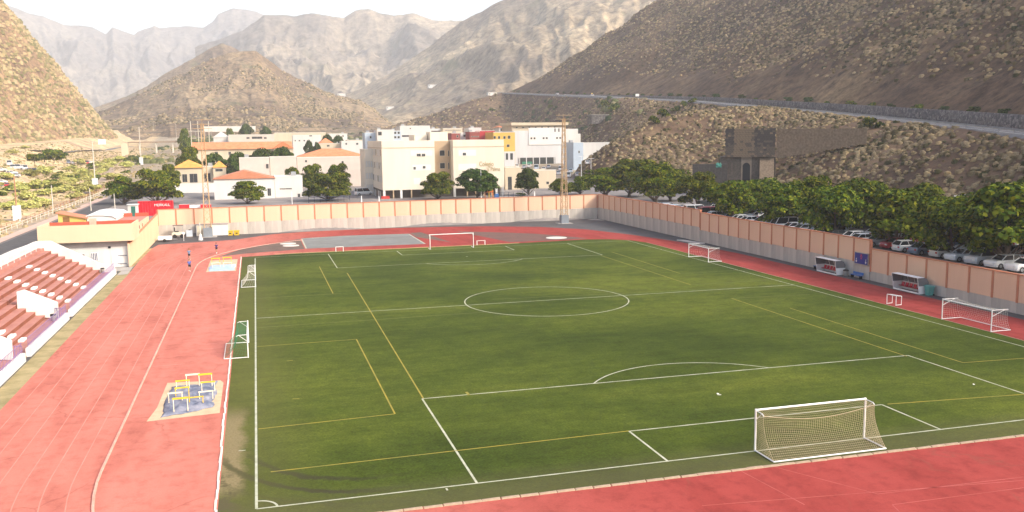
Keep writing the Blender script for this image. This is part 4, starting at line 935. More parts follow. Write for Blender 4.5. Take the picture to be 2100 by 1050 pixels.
# ================================================================== CLUTTER AT THE FAR LEFT CORNER
cab = thing('site_cabin', 'white site cabin against the school wall behind the light mast', 'cabin', (-7.4, 138, 0))
build(MB().box((-10.75, 137.8, .12), (-4.95, 139.2, 2.25)), 'wall', M_wwall, cab); build(MB().box((-10.85, 137.7, 2.252), (-4.85, 139.25, 2.36)), 'roof', M_conc, cab)
build(MB().box((-10.7, 137.9, -.05), (-5., 139.1, .118)), 'skid', M_black, cab); build(MB().box((-10.62, 137.76, .3), (-9.5, 137.798, 2.1)), 'door', mat('cream_door', (.70, .62, .46), .7, .05, 1.), cab)
for i, x in enumerate((-4.6, -3.4)):
    t = thing('crate', 'yellow plastic crate beside the white site cabin' if i == 0 else 'yellow plastic crate farther from the white site cabin', 'crate', (x, 138.4, 0))
    mY = mat('yellow_plastic', (.70, .45, .03), .5, .06, 2.)
    build(MB().add([(x-.45, 138.0, .0), (x+.45, 138.0, .0), (x+.45, 138.8, .0), (x-.45, 138.8, .0), (x-.52, 137.95, .85), (x+.52, 137.95, .85), (x+.52, 138.85, .85), (x-.52, 138.85, .85)], [(3, 2, 1, 0), (4, 5, 6, 7), (0, 1, 5, 4), (1, 2, 6, 5), (2, 3, 7, 6), (3, 0, 4, 7)]), 'body', mY, t)
    build(MB().box((x-.56, 137.9, .853), (x+.56, 138.9, .93)), 'lid', mY, t); build(MB().box((x-.2, 137.93, .3), (x+.2, 137.96, .5)), 'handle', M_black, t)
# small tractor with a canopy, trailer and flatbed
M_tyre = mat('tyre_rubber', (.025, .024, .024), .85, .1, 4.)
tr = thing('tractor', 'small cream mowing tractor with a dark seat parked by the school wall', 'tractor', (-13.7, 137.3, 0))
build(MB().prism([(-15., .55), (-12.9, .55), (-12.8, .85), (-13.0, 1.1), (-14.8, 1.15), (-15.1, .9)], 'y', 136.7, 137.8), 'body', mat('cream_paint', (.72, .64, .5), .5, .06, 1.), tr)
for x in (-14.6, -13.3):
    for y in (136.62, 137.72): build(MB().tube([(x, y-.02, .38), (x, y+.2, .38)], .38, 12), 'wheel', M_tyre, tr)
build(MB().box((-14.6, 137., 1.153), (-13.9, 137.6, 1.3)), 'seat', M_black, tr); build(MB().box((-14.7, 137.0, 1.302), (-14.55, 137.6, 2.0)), 'backrest', M_black, tr)
for x, y in ((-14.75, 136.8), (-13.2, 136.8), (-14.75, 137.7), (-13.2, 137.7)): build(MB().tube([(x, y, 1.1), (x, y, 2.35)], .03, 5), 'canopy_post', M_galv, tr)
build(MB().box((-14.9, 136.65, 2.35), (-13.05, 137.85, 2.42)), 'canopy', mat('brown_canvas', (.16, .11, .09), .8, .1, 1.), tr)
tl = thing('trailer', 'low white flat trailer parked in the corner beside the pale ribbed wall', 'trailer', (-15.7, 131.6, 0))
build(MB().box((-17., 130.9, .35), (-14.7, 132.6, .95)), 'bed', M_white, tl); build(MB().tube([(-14.7, 131.7, .4), (-13.7, 131.7, .35)], .05, 5), 'drawbar', M_galv, tl)
for y in (130.8, 132.5): build(MB().tube([(-15.9, y, .28), (-15.9, y+.18, .28)], .28, 12), 'wheel', M_tyre, tl)
tk = thing('water_tank', 'pale blue plastic tank beside the mowing tractor', 'tank', (-12., 138.3, 0))
build(MB().box((-12.6, 137.9, .1), (-11.5, 138.7, 1.3)), 'body', mat('pale_blue_plastic', (.5, .56, .62), .5, .05, 1.), tk); build(MB().lathe((-12., 138.3, 1.302), [(.2, 0), (.2, .08)], 12), 'cap', M_black, tk); build(MB().box((-12.7, 137.85, 0), (-11.4, 138.75, .098)), 'pallet', mat('old_wood', (.28, .2, .13), .9, .15, 2.), tk)
pst = thing('signpost', 'short white post between the tractor and the track', 'post', (-12.6, 131.2, 0)); build(MB().tube([(-12.6, 131.2, 0), (-12.6, 131.2, 1.6)], .05, 6), 'post', M_white, pst); build(MB().box((-12.85, 131.1, 1.3), (-12.35, 131.14, 1.6)), 'plate', M_white, pst)
wk = thing('weight_stack', 'stack of white concrete discs on a pole beside the site cabin', 'weights', (-9.9, 131.4, 0))
for k in range(5): build(MB().lathe((-9.7, 131.6+k*.02, k*.22), [(.42-.05*k, 0), (.42-.05*k, .16), (.3-.04*k, .2)], 14), 'disc', M_white, wk)
build(MB().tube([(-9.7, 131.7, 0), (-9.7, 131.7, 3.2)], .05, 6), 'pole', M_white, wk)

# ================================================================== PLANTS
def leaf_mat(name, stops, trans=.12):
    m, n, l, b = nt(name); g = n.new('ShaderNodeNewGeometry')
    oi = n.new('ShaderNodeObjectInfo')
    c = ramp(n, l, g.outputs['Random Per Island'], stops)
    hs = n.new('ShaderNodeHueSaturation'); l.new(c, hs.inputs['Color']); l.new(math_(n, l, 'MULTIPLY_ADD', oi.outputs['Random'], .35, .82), hs.inputs['Value']); l.new(math_(n, l, 'MULTIPLY_ADD', oi.outputs['Random'], .03, .485), hs.inputs['Hue'])
    l.new(hs.outputs[0], b.inputs['Base Color']); b.inputs['Roughness'].default_value = .75; b.inputs['Specular IOR Level'].default_value = .08
    tr = n.new('ShaderNodeBsdfTranslucent'); l.new(hs.outputs[0], tr.inputs[0]); mx = n.new('ShaderNodeMixShader'); mx.inputs[0].default_value = trans
    l.new(b.outputs[0], mx.inputs[1]); l.new(tr.outputs[0], mx.inputs[2]); l.new(mx.outputs[0], n['Material Output'].inputs[0])
    return m
M_leaf = leaf_mat('laurel_leaves', [(0, (.010, .026, .003)), (.4, (.050, .082, .005)), (.75, (.128, .155, .008)), (1., (.22, .21, .014))])
M_leafd = leaf_mat('dark_leaves', [(0, (.014, .032, .007)), (.6, (.038, .068, .010)), (1., (.09, .12, .016))])
M_leafy = leaf_mat('reed_leaves', [(0, (.26, .27, .06)), (.5, (.44, .43, .12)), (1., (.60, .54, .22))], .3)
M_bark = mat('bark', (.17, .13, .10), .95, .2, 2., bump=.5, bscale=8)
def crown_np(seed, rx, rz, nclump, nleaf, ls, flat=.0, boxy=0.):
    """leaf quads spread over many small clumps that fill an uneven crown; z=0 at its base"""
    rs = np.random.RandomState(seed); V = []
    cs = []
    for k in range(nclump):
        d = rs.normal(size=3); d /= np.linalg.norm(d); d[2] = d[2]*.95+.05 if d[2] > -.75 else abs(d[2])
        if boxy: d = d/np.max(np.abs(d))**boxy
        rr = (.45+.55*rs.rand()**.6)*(1+.22*(fbm(np.array([d[0]*1.5+seed]), np.array([d[1]*1.5+d[2]]), 2)[0]))
        cs.append((d[0]*rx*rr*.80, d[1]*rx*rr*.80, rz*(.44 if rz > 3 else .26)+d[2]*rz*.5*rr, rx*rs.uniform(.24, .38)))
    for cx, cy, cz, cr in cs:
        n_ = int(nleaf*rs.uniform(.7, 1.3))
        d = rs.normal(size=(n_, 3)); d /= np.linalg.norm(d, axis=1)[:, None]; d[:, 2] = np.where(d[:, 2] < -.3, -d[:, 2], d[:, 2])
        rad = cr*(.55+.5*rs.rand(n_)**.5)[:, None]
        P = np.array([cx, cy, cz])+d*rad*np.array([1, 1, .72])
        nr = d*1.1+rs.normal(size=(n_, 3))*.55+np.array([0, 0, .35]); nr /= np.linalg.norm(nr, axis=1)[:, None]
        up = rs.normal(size=(n_, 3)); a = np.cross(nr, up); a /= np.linalg.norm(a, axis=1)[:, None]; q = np.cross(nr, a)
        s = (ls*(.6+.8*rs.rand(n_)))[:, None]
        V.append(np.stack([P-a*s*.5-q*s*.2, P+q*s*-.62, P+a*s*.5-q*s*.2, P+q*s*.75], 1))
    V = np.concatenate(V).reshape(-1, 3); F = np.arange(len(V)).reshape(-1, 4)
    return V, F, cs
def tree_proto(seed, rx, rz, th, nclump=34, nleaf=75, ls=.42, m=None, tr=.2, lean=.0, boxy=0., multi=1):
    t = thing('tree', 'tree', 'tree')
    V, F, cs = crown_np(seed, rx, rz, nclump, nleaf, ls, boxy=boxy); V = V+np.array([lean, 0, th])
    tri_mesh('crown', V, F, m or M_leaf, t)
    rs = random.Random(seed); mb = MB()
    for q in range(multi):
        ox = rs.uniform(-.3, .3)*(multi > 1); oy = rs.uniform(-.3, .3)*(multi > 1)
        mb.tube([(ox*.3, oy*.3, -.4), (ox*.6+lean*.2, oy, th*.5), (ox*1.5+lean*.7, oy*1.5, th+rz*.15), (ox*2+lean, oy*2, th+rz*.45)], [tr*1.25, tr, tr*.8, tr*.35], 7)
    build(mb, 'trunk', M_bark, t)
    mb = MB()
    for k in sorted(range(len(cs)), key=lambda i: cs[i][2])[:9]:
        c_ = cs[k]; mb.tube([(lean*.5, 0, th*.75), (lean+c_[0]*.45, c_[1]*.45, th+c_[2]*.35+.1), (lean+c_[0]*.95, c_[1]*.95, th+c_[2])], [tr*.55, tr*.38, tr*.12], 5)
    build(mb, 'limbs', M_bark, t)['kind'] = 'stuff'
    t.location = (0, 0, -900)
    return t
TP = [tree_proto(101, 4.3, 6.2, .8, 48, 190, .30, tr=.24, multi=2), tree_proto(102, 4.0, 5.6, .7, 46, 190, .30, lean=.4, tr=.22), tree_proto(103, 4.6, 6.0, .9, 52, 190, .30, lean=-.3, tr=.25, multi=2), tree_proto(104, 3.6, 6.4, .7, 44, 190, .30, tr=.22, lean=.2)]
TP2 = [tree_proto(111, 3.6, 5.0, .3, 44, 190, .27, M_leaf, tr=.2), tree_proto(112, 3.4, 5.2, .2, 46, 190, .27, M_leaf, boxy=.6, tr=.2, multi=2), tree_proto(113, 3.0, 5.6, .3, 44, 190, .26, M_leafd, tr=.18)]
BP = [tree_proto(121, 1.5, 2.0, .1, 16, 50, .26, M_leafd, tr=.06), tree_proto(122, 1.6, 1.7, .05, 16, 50, .28, M_leafy, tr=.05), tree_proto(123, 1.4, 1.6, .05, 14, 50, .25, M_leaf, tr=.05)]
for t in TP+TP2+BP: t['group'] = 'unused'
protos = TP+TP2+BP; placed = set()
def put(proto, loc, label, rz=None, scale=(1, 1, 1), group=None, name=None, cat=None):
    rz = random.uniform(0, 6.28) if rz is None else rz
    if proto.name not in placed:
        placed.add(proto.name); t = proto; t.location = loc; t.rotation_euler = (0, 0, rz); t.scale = scale; t['label'] = label
    else: t = dup(proto, loc, rz, scale, label)
    if group: t['group'] = group
    elif 'group' in t: del t['group']
    if name: t.name = name
    if cat: t['category'] = cat
    return t
def tree_px(proto, px, x=None, y=None, pyt=None, wpx=None, label='', group=None, pbase=None, zoff=0., name=None, cat=None):
    """tree standing on the ground at column px and depth y (or side distance x), its crown top at pixel row pyt and wpx wide"""
    v = GX(px, pyt, x) if x is not None else GY(px, pyt, y)
    zg = float(H(np.array([v[0]]), np.array([v[1]]))[0])+zoff
    D = math.hypot(v[0]-CAM[0], v[1]-CAM[1])*.965
    V = [c for c in proto.children if c.name.startswith('crown')][0].data
    co = np.empty(len(V.vertices)*3, np.float32); V.vertices.foreach_get('co', co); co = co.reshape(-1, 3)
    h0_ = co[:, 2].max(); w0 = (co[:, 0].max()-co[:, 0].min()+co[:, 1].max()-co[:, 1].min())/2
    s = wpx/FOC*D/w0; sz = max(.3, (v[2]-zg)/h0_)
    return put(proto, (v[0], v[1], zg), label, None, (s, s, sz), group, name, cat)
g_ = 'laurel trees along the car park wall'; n_ = 'trees in the school yard'
E_T = [(1240, 84, 342, 110), (1290, 90, 324, 125), (1345, 84, 330, 110), (1375, 93, 345, 110), (1432, 86, 350, 105), (1500, 80, 368, 120), (1560, 88, 362, 120), (1600, 80, 375, 110), (1660, 86, 358, 130), (1720, 80, 378, 130), (1765, 87, 362, 150), (1840, 80, 385, 140), (1885, 88, 374, 150), (1960, 80, 400, 150), (2010, 87, 392, 150), (2070, 80, 372, 190), (2140, 88, 350, 200)]
E_L = ['big round tree at the wall corner, end of the car park row', 'tallest tree of the group at the wall corner', 'tree between the wall corner group and the step in the side wall', 'rear tree of the group at the wall corner', 'flat topped tree behind the wall in front of the stone kiln', 'low spreading tree leaning over the step in the side wall', 'rear tree below the arch of the stone kiln', 'dense tree over the side wall just past its step', 'rear tree with a bright top below the tan terrace wall', 'dark tree over the side wall with white cars parked underneath', 'rear tree with a broad yellowish top above the white cars', 'dense tree above the blue notice board', 'rear tree with a bright crown behind the notice board', 'low dark tree over the wall behind the teal bin dugout', 'rear tree beside the lamp post in the car park', 'largest bright tree over the low stretch of side wall', 'rear tree past the largest tree on the low wall']
for i, ((px, x, pt, wp), lb_) in enumerate(zip(E_T, E_L)): tree_px(TP[i % 4], px, x=x, pyt=pt, wpx=wp*1.0, label=lb_, group=g_)
tree_px(TP2[0], 505, y=184, pyt=370, wpx=80, label='round crowned tree in front of the white gabled house', group=n_)
tree_px(TP2[1], 672, y=186, pyt=352, wpx=106, label='wide bushy tree at the yard entrance before the long white house', group=n_)
tree_px(TP2[1], 897, y=180, pyt=350, wpx=76, label='clipped boxy tree before the middle of the school front', group=n_)
tree_px(TP2[2], 978, y=179, pyt=344, wpx=92, label='spreading tree with bare limbs below the school lettering', group=n_)
tree_px(TP2[2], 1084, y=184, pyt=343, wpx=58, label='dark egg shaped tree before the plain cream building next to the school', group=n_)
tree_px(TP2[0], 1150, y=180, pyt=365, wpx=56, label='low wide tree behind the wall by the corner light mast', group=n_)
tree_px(TP2[0], 1190, y=182, pyt=361, wpx=56, label='low wide tree between the corner light mast and the car park trees', group=n_)
tree_px(TP2[0], 250, y=196, pyt=360, wpx=78, label='dense street tree behind the white shed', group=n_)
tree_px(TP2[1], 318, y=192, pyt=344, wpx=100, label='broad street tree behind the red container', group=n_)
tree_px(BP[2], 405, y=192, pyt=388, wpx=40, label='small round bush by the road behind the light mast', group=n_, name='bush', cat='bush')
tree_px(BP[0], 588, y=184, pyt=390, wpx=38, label='grey green bush at the corner of the white gabled house', group=n_, name='bush', cat='bush')
tree_px(BP[0], 1068, y=182, pyt=395, wpx=26, label='small dark bush behind the wall next to the egg shaped tree', group=n_, name='bush', cat='bush')
t_ = 'trees among the town houses'
for px, y, pt, wp, lb_, pr in ((388, 268, 300, 60, 'tree beside the orange roofed chapel, street side', TP2[0]), (440, 275, 312, 60, 'dark tree behind the orange roofed chapel', TP2[2]), (490, 278, 310, 62, 'dark tree before the long orange roof, next to its dormer', TP2[2]), (535, 280, 302, 70, 'dark tree before the middle of the long orange roof', TP2[2]), (575, 280, 299, 62, 'dark tree at the gable end of the long orange roof', TP2[2]), (345, 245, 335, 46, 'tree between the street trees and the chapel', TP2[0]),
                              (604, 226, 340, 42, 'low tree before the long white house, over the gabled house', TP2[1]), (640, 224, 334, 56, 'tree before the long white house by its red cap', TP2[1]), (690, 224, 333, 60, 'tree beside the corner of the hipped orange roof', TP2[1]),
                              (632, 355, 286, 26, 'dark round tree behind the hipped orange roof', TP2[2]), (650, 360, 290, 22, 'brownish tree beside the small tiled house', TP2[2]), (672, 420, 274, 34, 'dark tree against the long white shed', TP2[2]), (692, 425, 276, 34, 'dark tree at the end of the long white shed', TP2[2]),
                              (378, 470, 262, 30, 'tree at the far end of the bridge', TP2[0]), (505, 560, 252, 36, 'dark tree on the terraced field', TP2[2]), (545, 560, 258, 30, 'tree on the terraced field above the balcony house', TP2[2]), (470, 560, 262, 26, 'small tree by the far white wall', TP2[0])):
    tree_px(pr, px, y=y, pyt=pt, wpx=wp, label=lb_, group=t_)
# reeds and scrub of the river bed
r_ = 'scrub bushes in the river bed'
rs = random.Random(4)
for i in range(110):
    px = rs.uniform(0, 330); f_ = rs.random()
    y = 235+f_*230; xx = -84+rs.random()*24-(y-235)*.02
    if rs.random() < .35: xx += 14
    z = float(H(np.array([xx]), np.array([y]))[0]); s = rs.uniform(.9, 2.0)
    put(BP[1] if rs.random() < .75 else BP[2], (xx, y, z-.1), 'yellow green reed bush in the dry river bed', None, (s*1.3, s*1.3, s*rs.uniform(.7, 1.15)), r_, 'reed_bush', 'bush')
for px, py, s in ((25, 430, 1.6), (60, 425, 1.5), (10, 395, 1.6), (55, 362, 1.2), (30, 372, 1.5), (150, 395, .9), (85, 420, 1.2)):
    v = GZ(px, py, .6); put(BP[1], (v[0], v[1], float(H(np.array([v[0]]), np.array([v[1]]))[0])), 'yellow green reed bush in the dry river bed', None, (s*1.5, s*1.5, s), r_, 'reed_bush', 'bush')
for px, py, D_, s in ((90, 316, 400, 3.2), (110, 318, 390, 2.8), (70, 320, 395, 2.4), (125, 312, 420, 2.6)):
    v = GD(px, py, D_); put(BP[2], (v[0], v[1], v[2]-2.), 'dark green thicket beside the parked cars across the river', None, (s, s, s*.9), 'thicket by the river parking', 'bush', 'bush')
# bushes along the highway
for i, k in enumerate(list(range(22, 215, 4))):
    v = hw[k]; o_ = 6.4+rs.random()*1.2; s = rs.uniform(.9, 1.7)
    if rs.random() < .12: continue
    x_, y_ = v[0]+rt[k, 0]*o_, v[1]+rt[k, 1]*o_
    put(BP[0] if rs.random() < .7 else BP[2], (x_, y_, v[2]+np.interp(k, [4, 60, 110, 169, 215], [3.0, 2.7, 2., .8, .4])-.3), 'dark green roadside bush above the highway wall', None, (s, s, s*.8), 'bushes along the highway', 'roadside_bush', 'bush')
for px, py, D_, s in ((1245, 220, 520, 3.4), (1262, 225, 500, 3.), (1385, 228, 400, 2.2), (1365, 240, 380, 2.4), (1345, 252, 365, 2.), (1405, 217, 415, 2.), (1420, 210, 425, 1.8), (1130, 222, 640, 2.2), (1010, 228, 700, 2.4), (1790, 262, 262, 2.2)):
    v = hit(px, py); D_ = 1; z = v[2]
    put(BP[2], (v[0], v[1], z-.2), 'green gully bush on the slope below the highway', None, (s, s, s), 'green bushes on the right slope', 'gully_bush', 'bush')

# ------------------------------------------------------------------ low dry shrubs covering the slopes (nobody could count them)
def shrubs(name, P, size, m, seed, label):
    rs = np.random.RandomState(seed); N = len(P); K = 6
    s = size*(.45+.9*rs.rand(N)**1.6); rot = rs.rand(N)*6.28
    ang = (np.arange(K)/K*2*np.pi)[None, :]+rot[:, None]
    r0 = s[:, None]*(.75+.5*rs.rand(N, K)); r1 = s[:, None]*(.65+.45*rs.rand(N, K)); h1 = s[:, None]*(.35+.35*rs.rand(N, K))
    a = np.stack([P[:, None, 0]+np.cos(ang)*r0, P[:, None, 1]+np.sin(ang)*r0, P[:, None, 2]-.35*s[:, None]+0*r0], -1)
    b_ = np.stack([P[:, None, 0]+np.cos(ang+.4)*r1, P[:, None, 1]+np.sin(ang+.4)*r1, P[:, None, 2]+h1], -1)
    top = np.stack([P[:, 0]+s*.2*rs.randn(N), P[:, 1]+s*.2*rs.randn(N), P[:, 2]+s*(.7+.3*rs.rand(N))], -1)[:, None]
    V = np.concatenate([a, b_, top], 1).reshape(-1, 3); base = (np.arange(N)*(2*K+1))[:, None]
    F = []
    for k in range(K):
        j = (k+1) % K
        F += [np.stack([base[:, 0]+k, base[:, 0]+j, base[:, 0]+K+j], 1), np.stack([base[:, 0]+k, base[:, 0]+K+j, base[:, 0]+K+k], 1), np.stack([base[:, 0]+K+k, base[:, 0]+K+j, base[:, 0]+2*K], 1)]
    o = tri_mesh(name, V, np.concatenate(F), m); o['kind'] = 'stuff'; o['label'] = label; o['category'] = 'shrubs'
    return o
def shrub_mat(name, stops):
    m, n, l, b = nt(name); g = n.new('ShaderNodeNewGeometry'); p = g.outputs['Position']
    c = ramp(n, l, g.outputs['Random Per Island'], stops)
    c = mixc(n, l, .7, c, ramp(n, l, noise(n, l, p, 2.6, 3, .7), [(.3, (.55, .55, .55)), (.7, (1.3, 1.3, 1.3))]), 'MULTIPLY')
    l.new(c, b.inputs['Base Color']); b.inputs['Roughness'].default_value = 1.; b.inputs['Specular IOR Level'].default_value = .05
    bp = n.new('ShaderNodeBump'); bp.inputs['Strength'].default_value = 1.; bp.inputs['Distance'].default_value = .2; l.new(noise(n, l, p, 5., 3, .7), bp.inputs['Height']); l.new(bp.outputs[0], b.inputs['Normal'])
    return m
M_shr = shrub_mat('dry_shrub', [(0, (.045, .048, .018)), (.18, (.10, .08, .038)), (.45, (.20, .152, .086)), (.75, (.30, .236, .142)), (1., (.36, .265, .135))])
M_shl = shrub_mat('sunny_shrub', [(0, (.10, .105, .035)), (.3, (.22, .185, .08)), (.65, (.34, .26, .135)), (1., (.44, .34, .19))])
def scatter_grid(X, Y, Z, N, seed, keep):
    rs = np.random.RandomState(seed); a, b_ = X.shape
    # triangle area weights so that cover is even on the ground
    A = np.abs((X[1:, :-1]-X[:-1, :-1])*(Y[:-1, 1:]-Y[:-1, :-1])-(X[:-1, 1:]-X[:-1, :-1])*(Y[1:, :-1]-Y[:-1, :-1]))
    cx = X[:-1, :-1]; cy = Y[:-1, :-1]; wgt = A*keep(cx, cy, Z[:-1, :-1]); wgt = wgt.ravel()/wgt.sum()
    i = rs.choice(wgt.size, N, p=wgt); r, c = np.unravel_index(i, A.shape); u = rs.rand(N); v = rs.rand(N)
    f = lambda M: M[r, c]*(1-u)*(1-v)+M[r+1, c]*u*(1-v)+M[r, c+1]*(1-u)*v+M[r+1, c+1]*u*v
    return np.stack([f(X), f(Y), f(Z)], -1)
def infr(x, y, m=.06):     # inside the view, with a margin for a step to the side
    d = np.stack([x-CAM[0], y-CAM[1]], -1); az = np.arctan2(d[..., 0], d[..., 1]); return (az > YAW-.512-m) & (az < YAW+.512+m) & (d[..., 1] > 0)
def k1(x, y, z):
    D = np.hypot(x-CAM[0], y-CAM[1]); f = fbm(x*.03, y*.03, 3); hh = z-hw_z(np.clip(y, HW[0, 1], HW[-1, 1]))
    return infr(x, y)*np.clip(1.0+1.2*f, .05, 2)*sstep(8, 26, hh+6*f)*np.where(D < 900, 1., .3)*(120./np.maximum(120, D))**.6*np.where(hh < 130, 1, .02)
shrubs('shrub_cover', scatter_grid(RX, RY, RZ, 26000, 3, k1), .85, M_shr, 5, 'pale dry shrubs scattered over the big hillside above the highway')
ii = np.where((gx > 100) & (gx < 262))[0]; jj = np.where((gy > -20) & (gy < 860))[0]
SXX, SYY = GXX[ii[0]:ii[-1]+1, jj[0]:jj[-1]+1], GYY[ii[0]:ii[-1]+1, jj[0]:jj[-1]+1]; SZZ = H(SXX, SYY)
def k2(x, y, z):
    xb = np.interp(y, YBS, XB)
    D = np.hypot(x-CAM[0], y-CAM[1])
    return infr(x, y)*np.clip(1.+1.1*fbm(x*.05, y*.05, 3), .1, 2)*(x > xb+2)*(x < hw_x(y)-6.5)*(140./np.maximum(140, D))**.5
shrubs('shrub_cover', scatter_grid(SXX, SYY, SZZ, 10500, 8, k2), .68, M_shr, 9, 'dry grey and tan shrubs over the slope below the highway')
def k3(x, y, z): return infr(x, y)*np.clip(1.+1.2*fbm(x*.03, y*.03, 3), .1, 2)*(z < 190)
shrubs('shrub_cover', scatter_grid(LX, LY, LZ, 7000, 5, k3), 1.7, M_shl, 6, 'yellowish scrub over the sunlit hillside across the river')
ii = np.where((gx > -125) & (gx < -38))[0]; jj = np.where((gy > 90) & (gy < 620))[0]
SXX, SYY = GXX[ii[0]:ii[-1]+1, jj[0]:jj[-1]+1], GYY[ii[0]:ii[-1]+1, jj[0]:jj[-1]+1]; SZZ = H(SXX, SYY)
shrubs('shrub_cover', scatter_grid(SXX, SYY, SZZ, 3200, 12, lambda x, y, z: infr(x, y)*np.clip(.7+1.6*fbm(x*.04, y*.04, 3), .02, 2)*(x < -41)), .55, M_shl, 16, 'low dry tufts in the river bed')

# green belt of gardens and orchards at the head of the town
M_grn = shrub_mat('orchard_green', [(0, (.035, .055, .02)), (.4, (.07, .09, .035)), (.75, (.13, .14, .055)), (1., (.24, .21, .11))])
ii = np.where((gx > -60) & (gx < 225))[0]; jj = np.where((gy > 400) & (gy < 1000))[0]
SXX, SYY = GXX[ii[0]:ii[-1]+1, jj[0]:jj[-1]+1], GYY[ii[0]:ii[-1]+1, jj[0]:jj[-1]+1]; SZZ = H(SXX, SYY)
shrubs('orchard_cover', scatter_grid(SXX, SYY, SZZ, 2600, 14, lambda x, y, z: infr(x, y)*np.clip(.5+1.6*fbm(x*.02, y*.012, 3), .02, 2)), 2.1, M_grn, 26, 'green garden scrub and orchards behind the far houses')

shrubs('shrub_cover', scatter_grid(*FOOT, 3200, 31, lambda x, y, z: infr(x, y)*np.clip(.8+1.4*fbm(x*.02, y*.02, 3), .05, 2)), 1.3, M_shr, 32, 'dry scrub over the brown foothill behind the town')
shrubs('shrub_cover', scatter_grid(*CONE, 5200, 33, lambda x, y, z: infr(x, y)*np.clip(.15+2.6*fbm(x*.012, y*.012, 3), .01, 2)*(y < 1320)), 1.7, M_shr, 34, 'scattered dark and pale scrub on the cone shaped hill')

# ================================================================== CARS
M_glass = mat('car_glass', (.025, .03, .035), .08, .05, 1., spec=.6)
def paint(name, c): 
    m = mat(name, c, .3, .03, 1., spec=.5); m.node_tree.nodes['Principled BSDF'].inputs['Coat Weight'].default_value = .5; return m
CP = [paint('white_car_paint', (.75, .75, .74)), paint('silver_car_paint', (.48, .50, .52)), paint('red_car_paint', (.38, .02, .03)), paint('grey_blue_car_paint', (.17, .22, .30)), paint('black_car_paint', (.03, .03, .035)), paint('pale_blue_car_paint', (.40, .50, .60))]
CN = ['white', 'silver', 'red', 'grey blue', 'black', 'pale blue']
def ringloft(mb, rings):
    n = len(rings[0]); o = len(mb.v); mb.v += [p for r in rings for p in r]
    for i in range(len(rings)-1):
        for k in range(n): mb.f.append((o+i*n+k, o+i*n+(k+1) % n, o+(i+1)*n+(k+1) % n, o+(i+1)*n+k)); mb.mi.append(0)
    mb.f += [tuple(o+k for k in range(n-1, -1, -1)), tuple(o+(len(rings)-1)*n+k for k in range(n))]; mb.mi += [0, 0]
def car_proto(kind):
    t = thing('car', 'car', 'car'); L_, W_, Hh = (4.1, 1.74, 1.46) if kind == 'hatch' else ((4.5, 1.78, 1.44) if kind == 'saloon' else (4.9, 1.95, 2.0))
    def ring(z, x0, x1, w, c=.14): return [(x0+c, -w, z), (x1-c, -w, z), (x1, -w+c*1.6, z), (x1, w-c*1.6, z), (x1-c, w, z), (x0+c, w, z), (x0, w-c*1.6, z), (x0, -w+c*1.6, z)]
    h = L_/2; mb = MB(); w2 = W_/2; zb = .92 if kind != 'van' else 1.05
    ringloft(mb, [ring(.22, -h+.08, h-.08, w2-.06), ring(.45, -h, h, w2), ring(.68, -h+.01, h-.01, w2), ring(zb-.08, -h+.06, h-.10, w2-.02), ring(zb, -h+.14, h-.4, w2-.09)])
    build(mb, 'body', CP[0], t, False)
    c0, c1, r0, r1 = {'hatch': (-h+.1, h-1.05, -h+.55, h-1.75), 'saloon': (-h+.45, h-1.2, -h+1.15, h-1.95), 'van': (-h+.15, h-.75, -h+.25, h-1.35)}[kind]
    mb = MB(); ringloft(mb, [ring(zb+.003, c0, c1, w2-.10, .1), ring(Hh-.06, r0, r1, w2-.24, .1)]); build(mb, 'window_band', M_glass, t)
    mb = MB(); ringloft(mb, [ring(Hh-.058, r0-.02, r1+.02, w2-.225, .1), ring(Hh, r0+.1, r1-.1, w2-.34, .1)]); build(mb, 'roof', CP[0], t)
    for s in (-1, 1):
        for xa, xb in ((c1, r1), (c0, r0), ((c0+c1)/2-.1, (r0+r1)/2-.1)): build(MB().tube([(xa*.995, s*(w2-.105), zb), (xb*.995, s*(w2-.235), Hh-.05)], .045, 4), 'pillar', CP[0], t)
        build(MB().box((h-.07, s*.62-.17, .58), (h+.012, s*.62+.17, .72)), 'headlight', mat('headlamp_glass', (.7, .7, .68), .2, .03, 1.), t)
        build(MB().box((-h-.012, s*.66-.13, .60), (-h+.06, s*.66+.13, .78)), 'tail_light', mat('tail_red', (.4, .01, .01), .3, .03, 1.), t)
        for x in (-h+.8, h-.8):
            wl_ = build(MB().tube([(x, s*(w2-.19), .32), (x, s*(w2+.01), .32)], .32, 14), 'wheel', M_tyre, t)
            build(MB().tube([(x, s*(w2+.011), .32), (x, s*(w2+.02), .32)], .2, 10), 'rim', M_galv, wl_)
    t.location = (0, 0, -800); return t
CARS = [car_proto('hatch'), car_proto('saloon'), car_proto('van')]; cused = set()
def car(k, c, loc, rz, label, group):
    p = CARS[k]; ms = {'body': CP[c], 'roof': CP[c], 'pillar': CP[c]}
    if k not in cused:
        cused.add(k); p.location = loc; p.rotation_euler = (0, 0, rz); p['label'] = label; p['group'] = group
        for ch in p.children:
            nm = ch.name.split('.')[0]
            if nm in ms: ch.material_slots[0].link = 'OBJECT'; ch.material_slots[0].material = ms[nm]
        return p
    return dup(p, loc, rz, None, label, group, ms)
def carz(x, y): return float(H(np.array([x]), np.array([y]))[0])+.02
rs = random.Random(21); kind_n = ['hatchback', 'saloon', 'van']
gE = 'cars parked behind the side wall'; i = 0
WH = [0, 0, 1, 0, 0, 3, 0, 2, 1, 0, 0, 4, 5, 0, 1, 0]
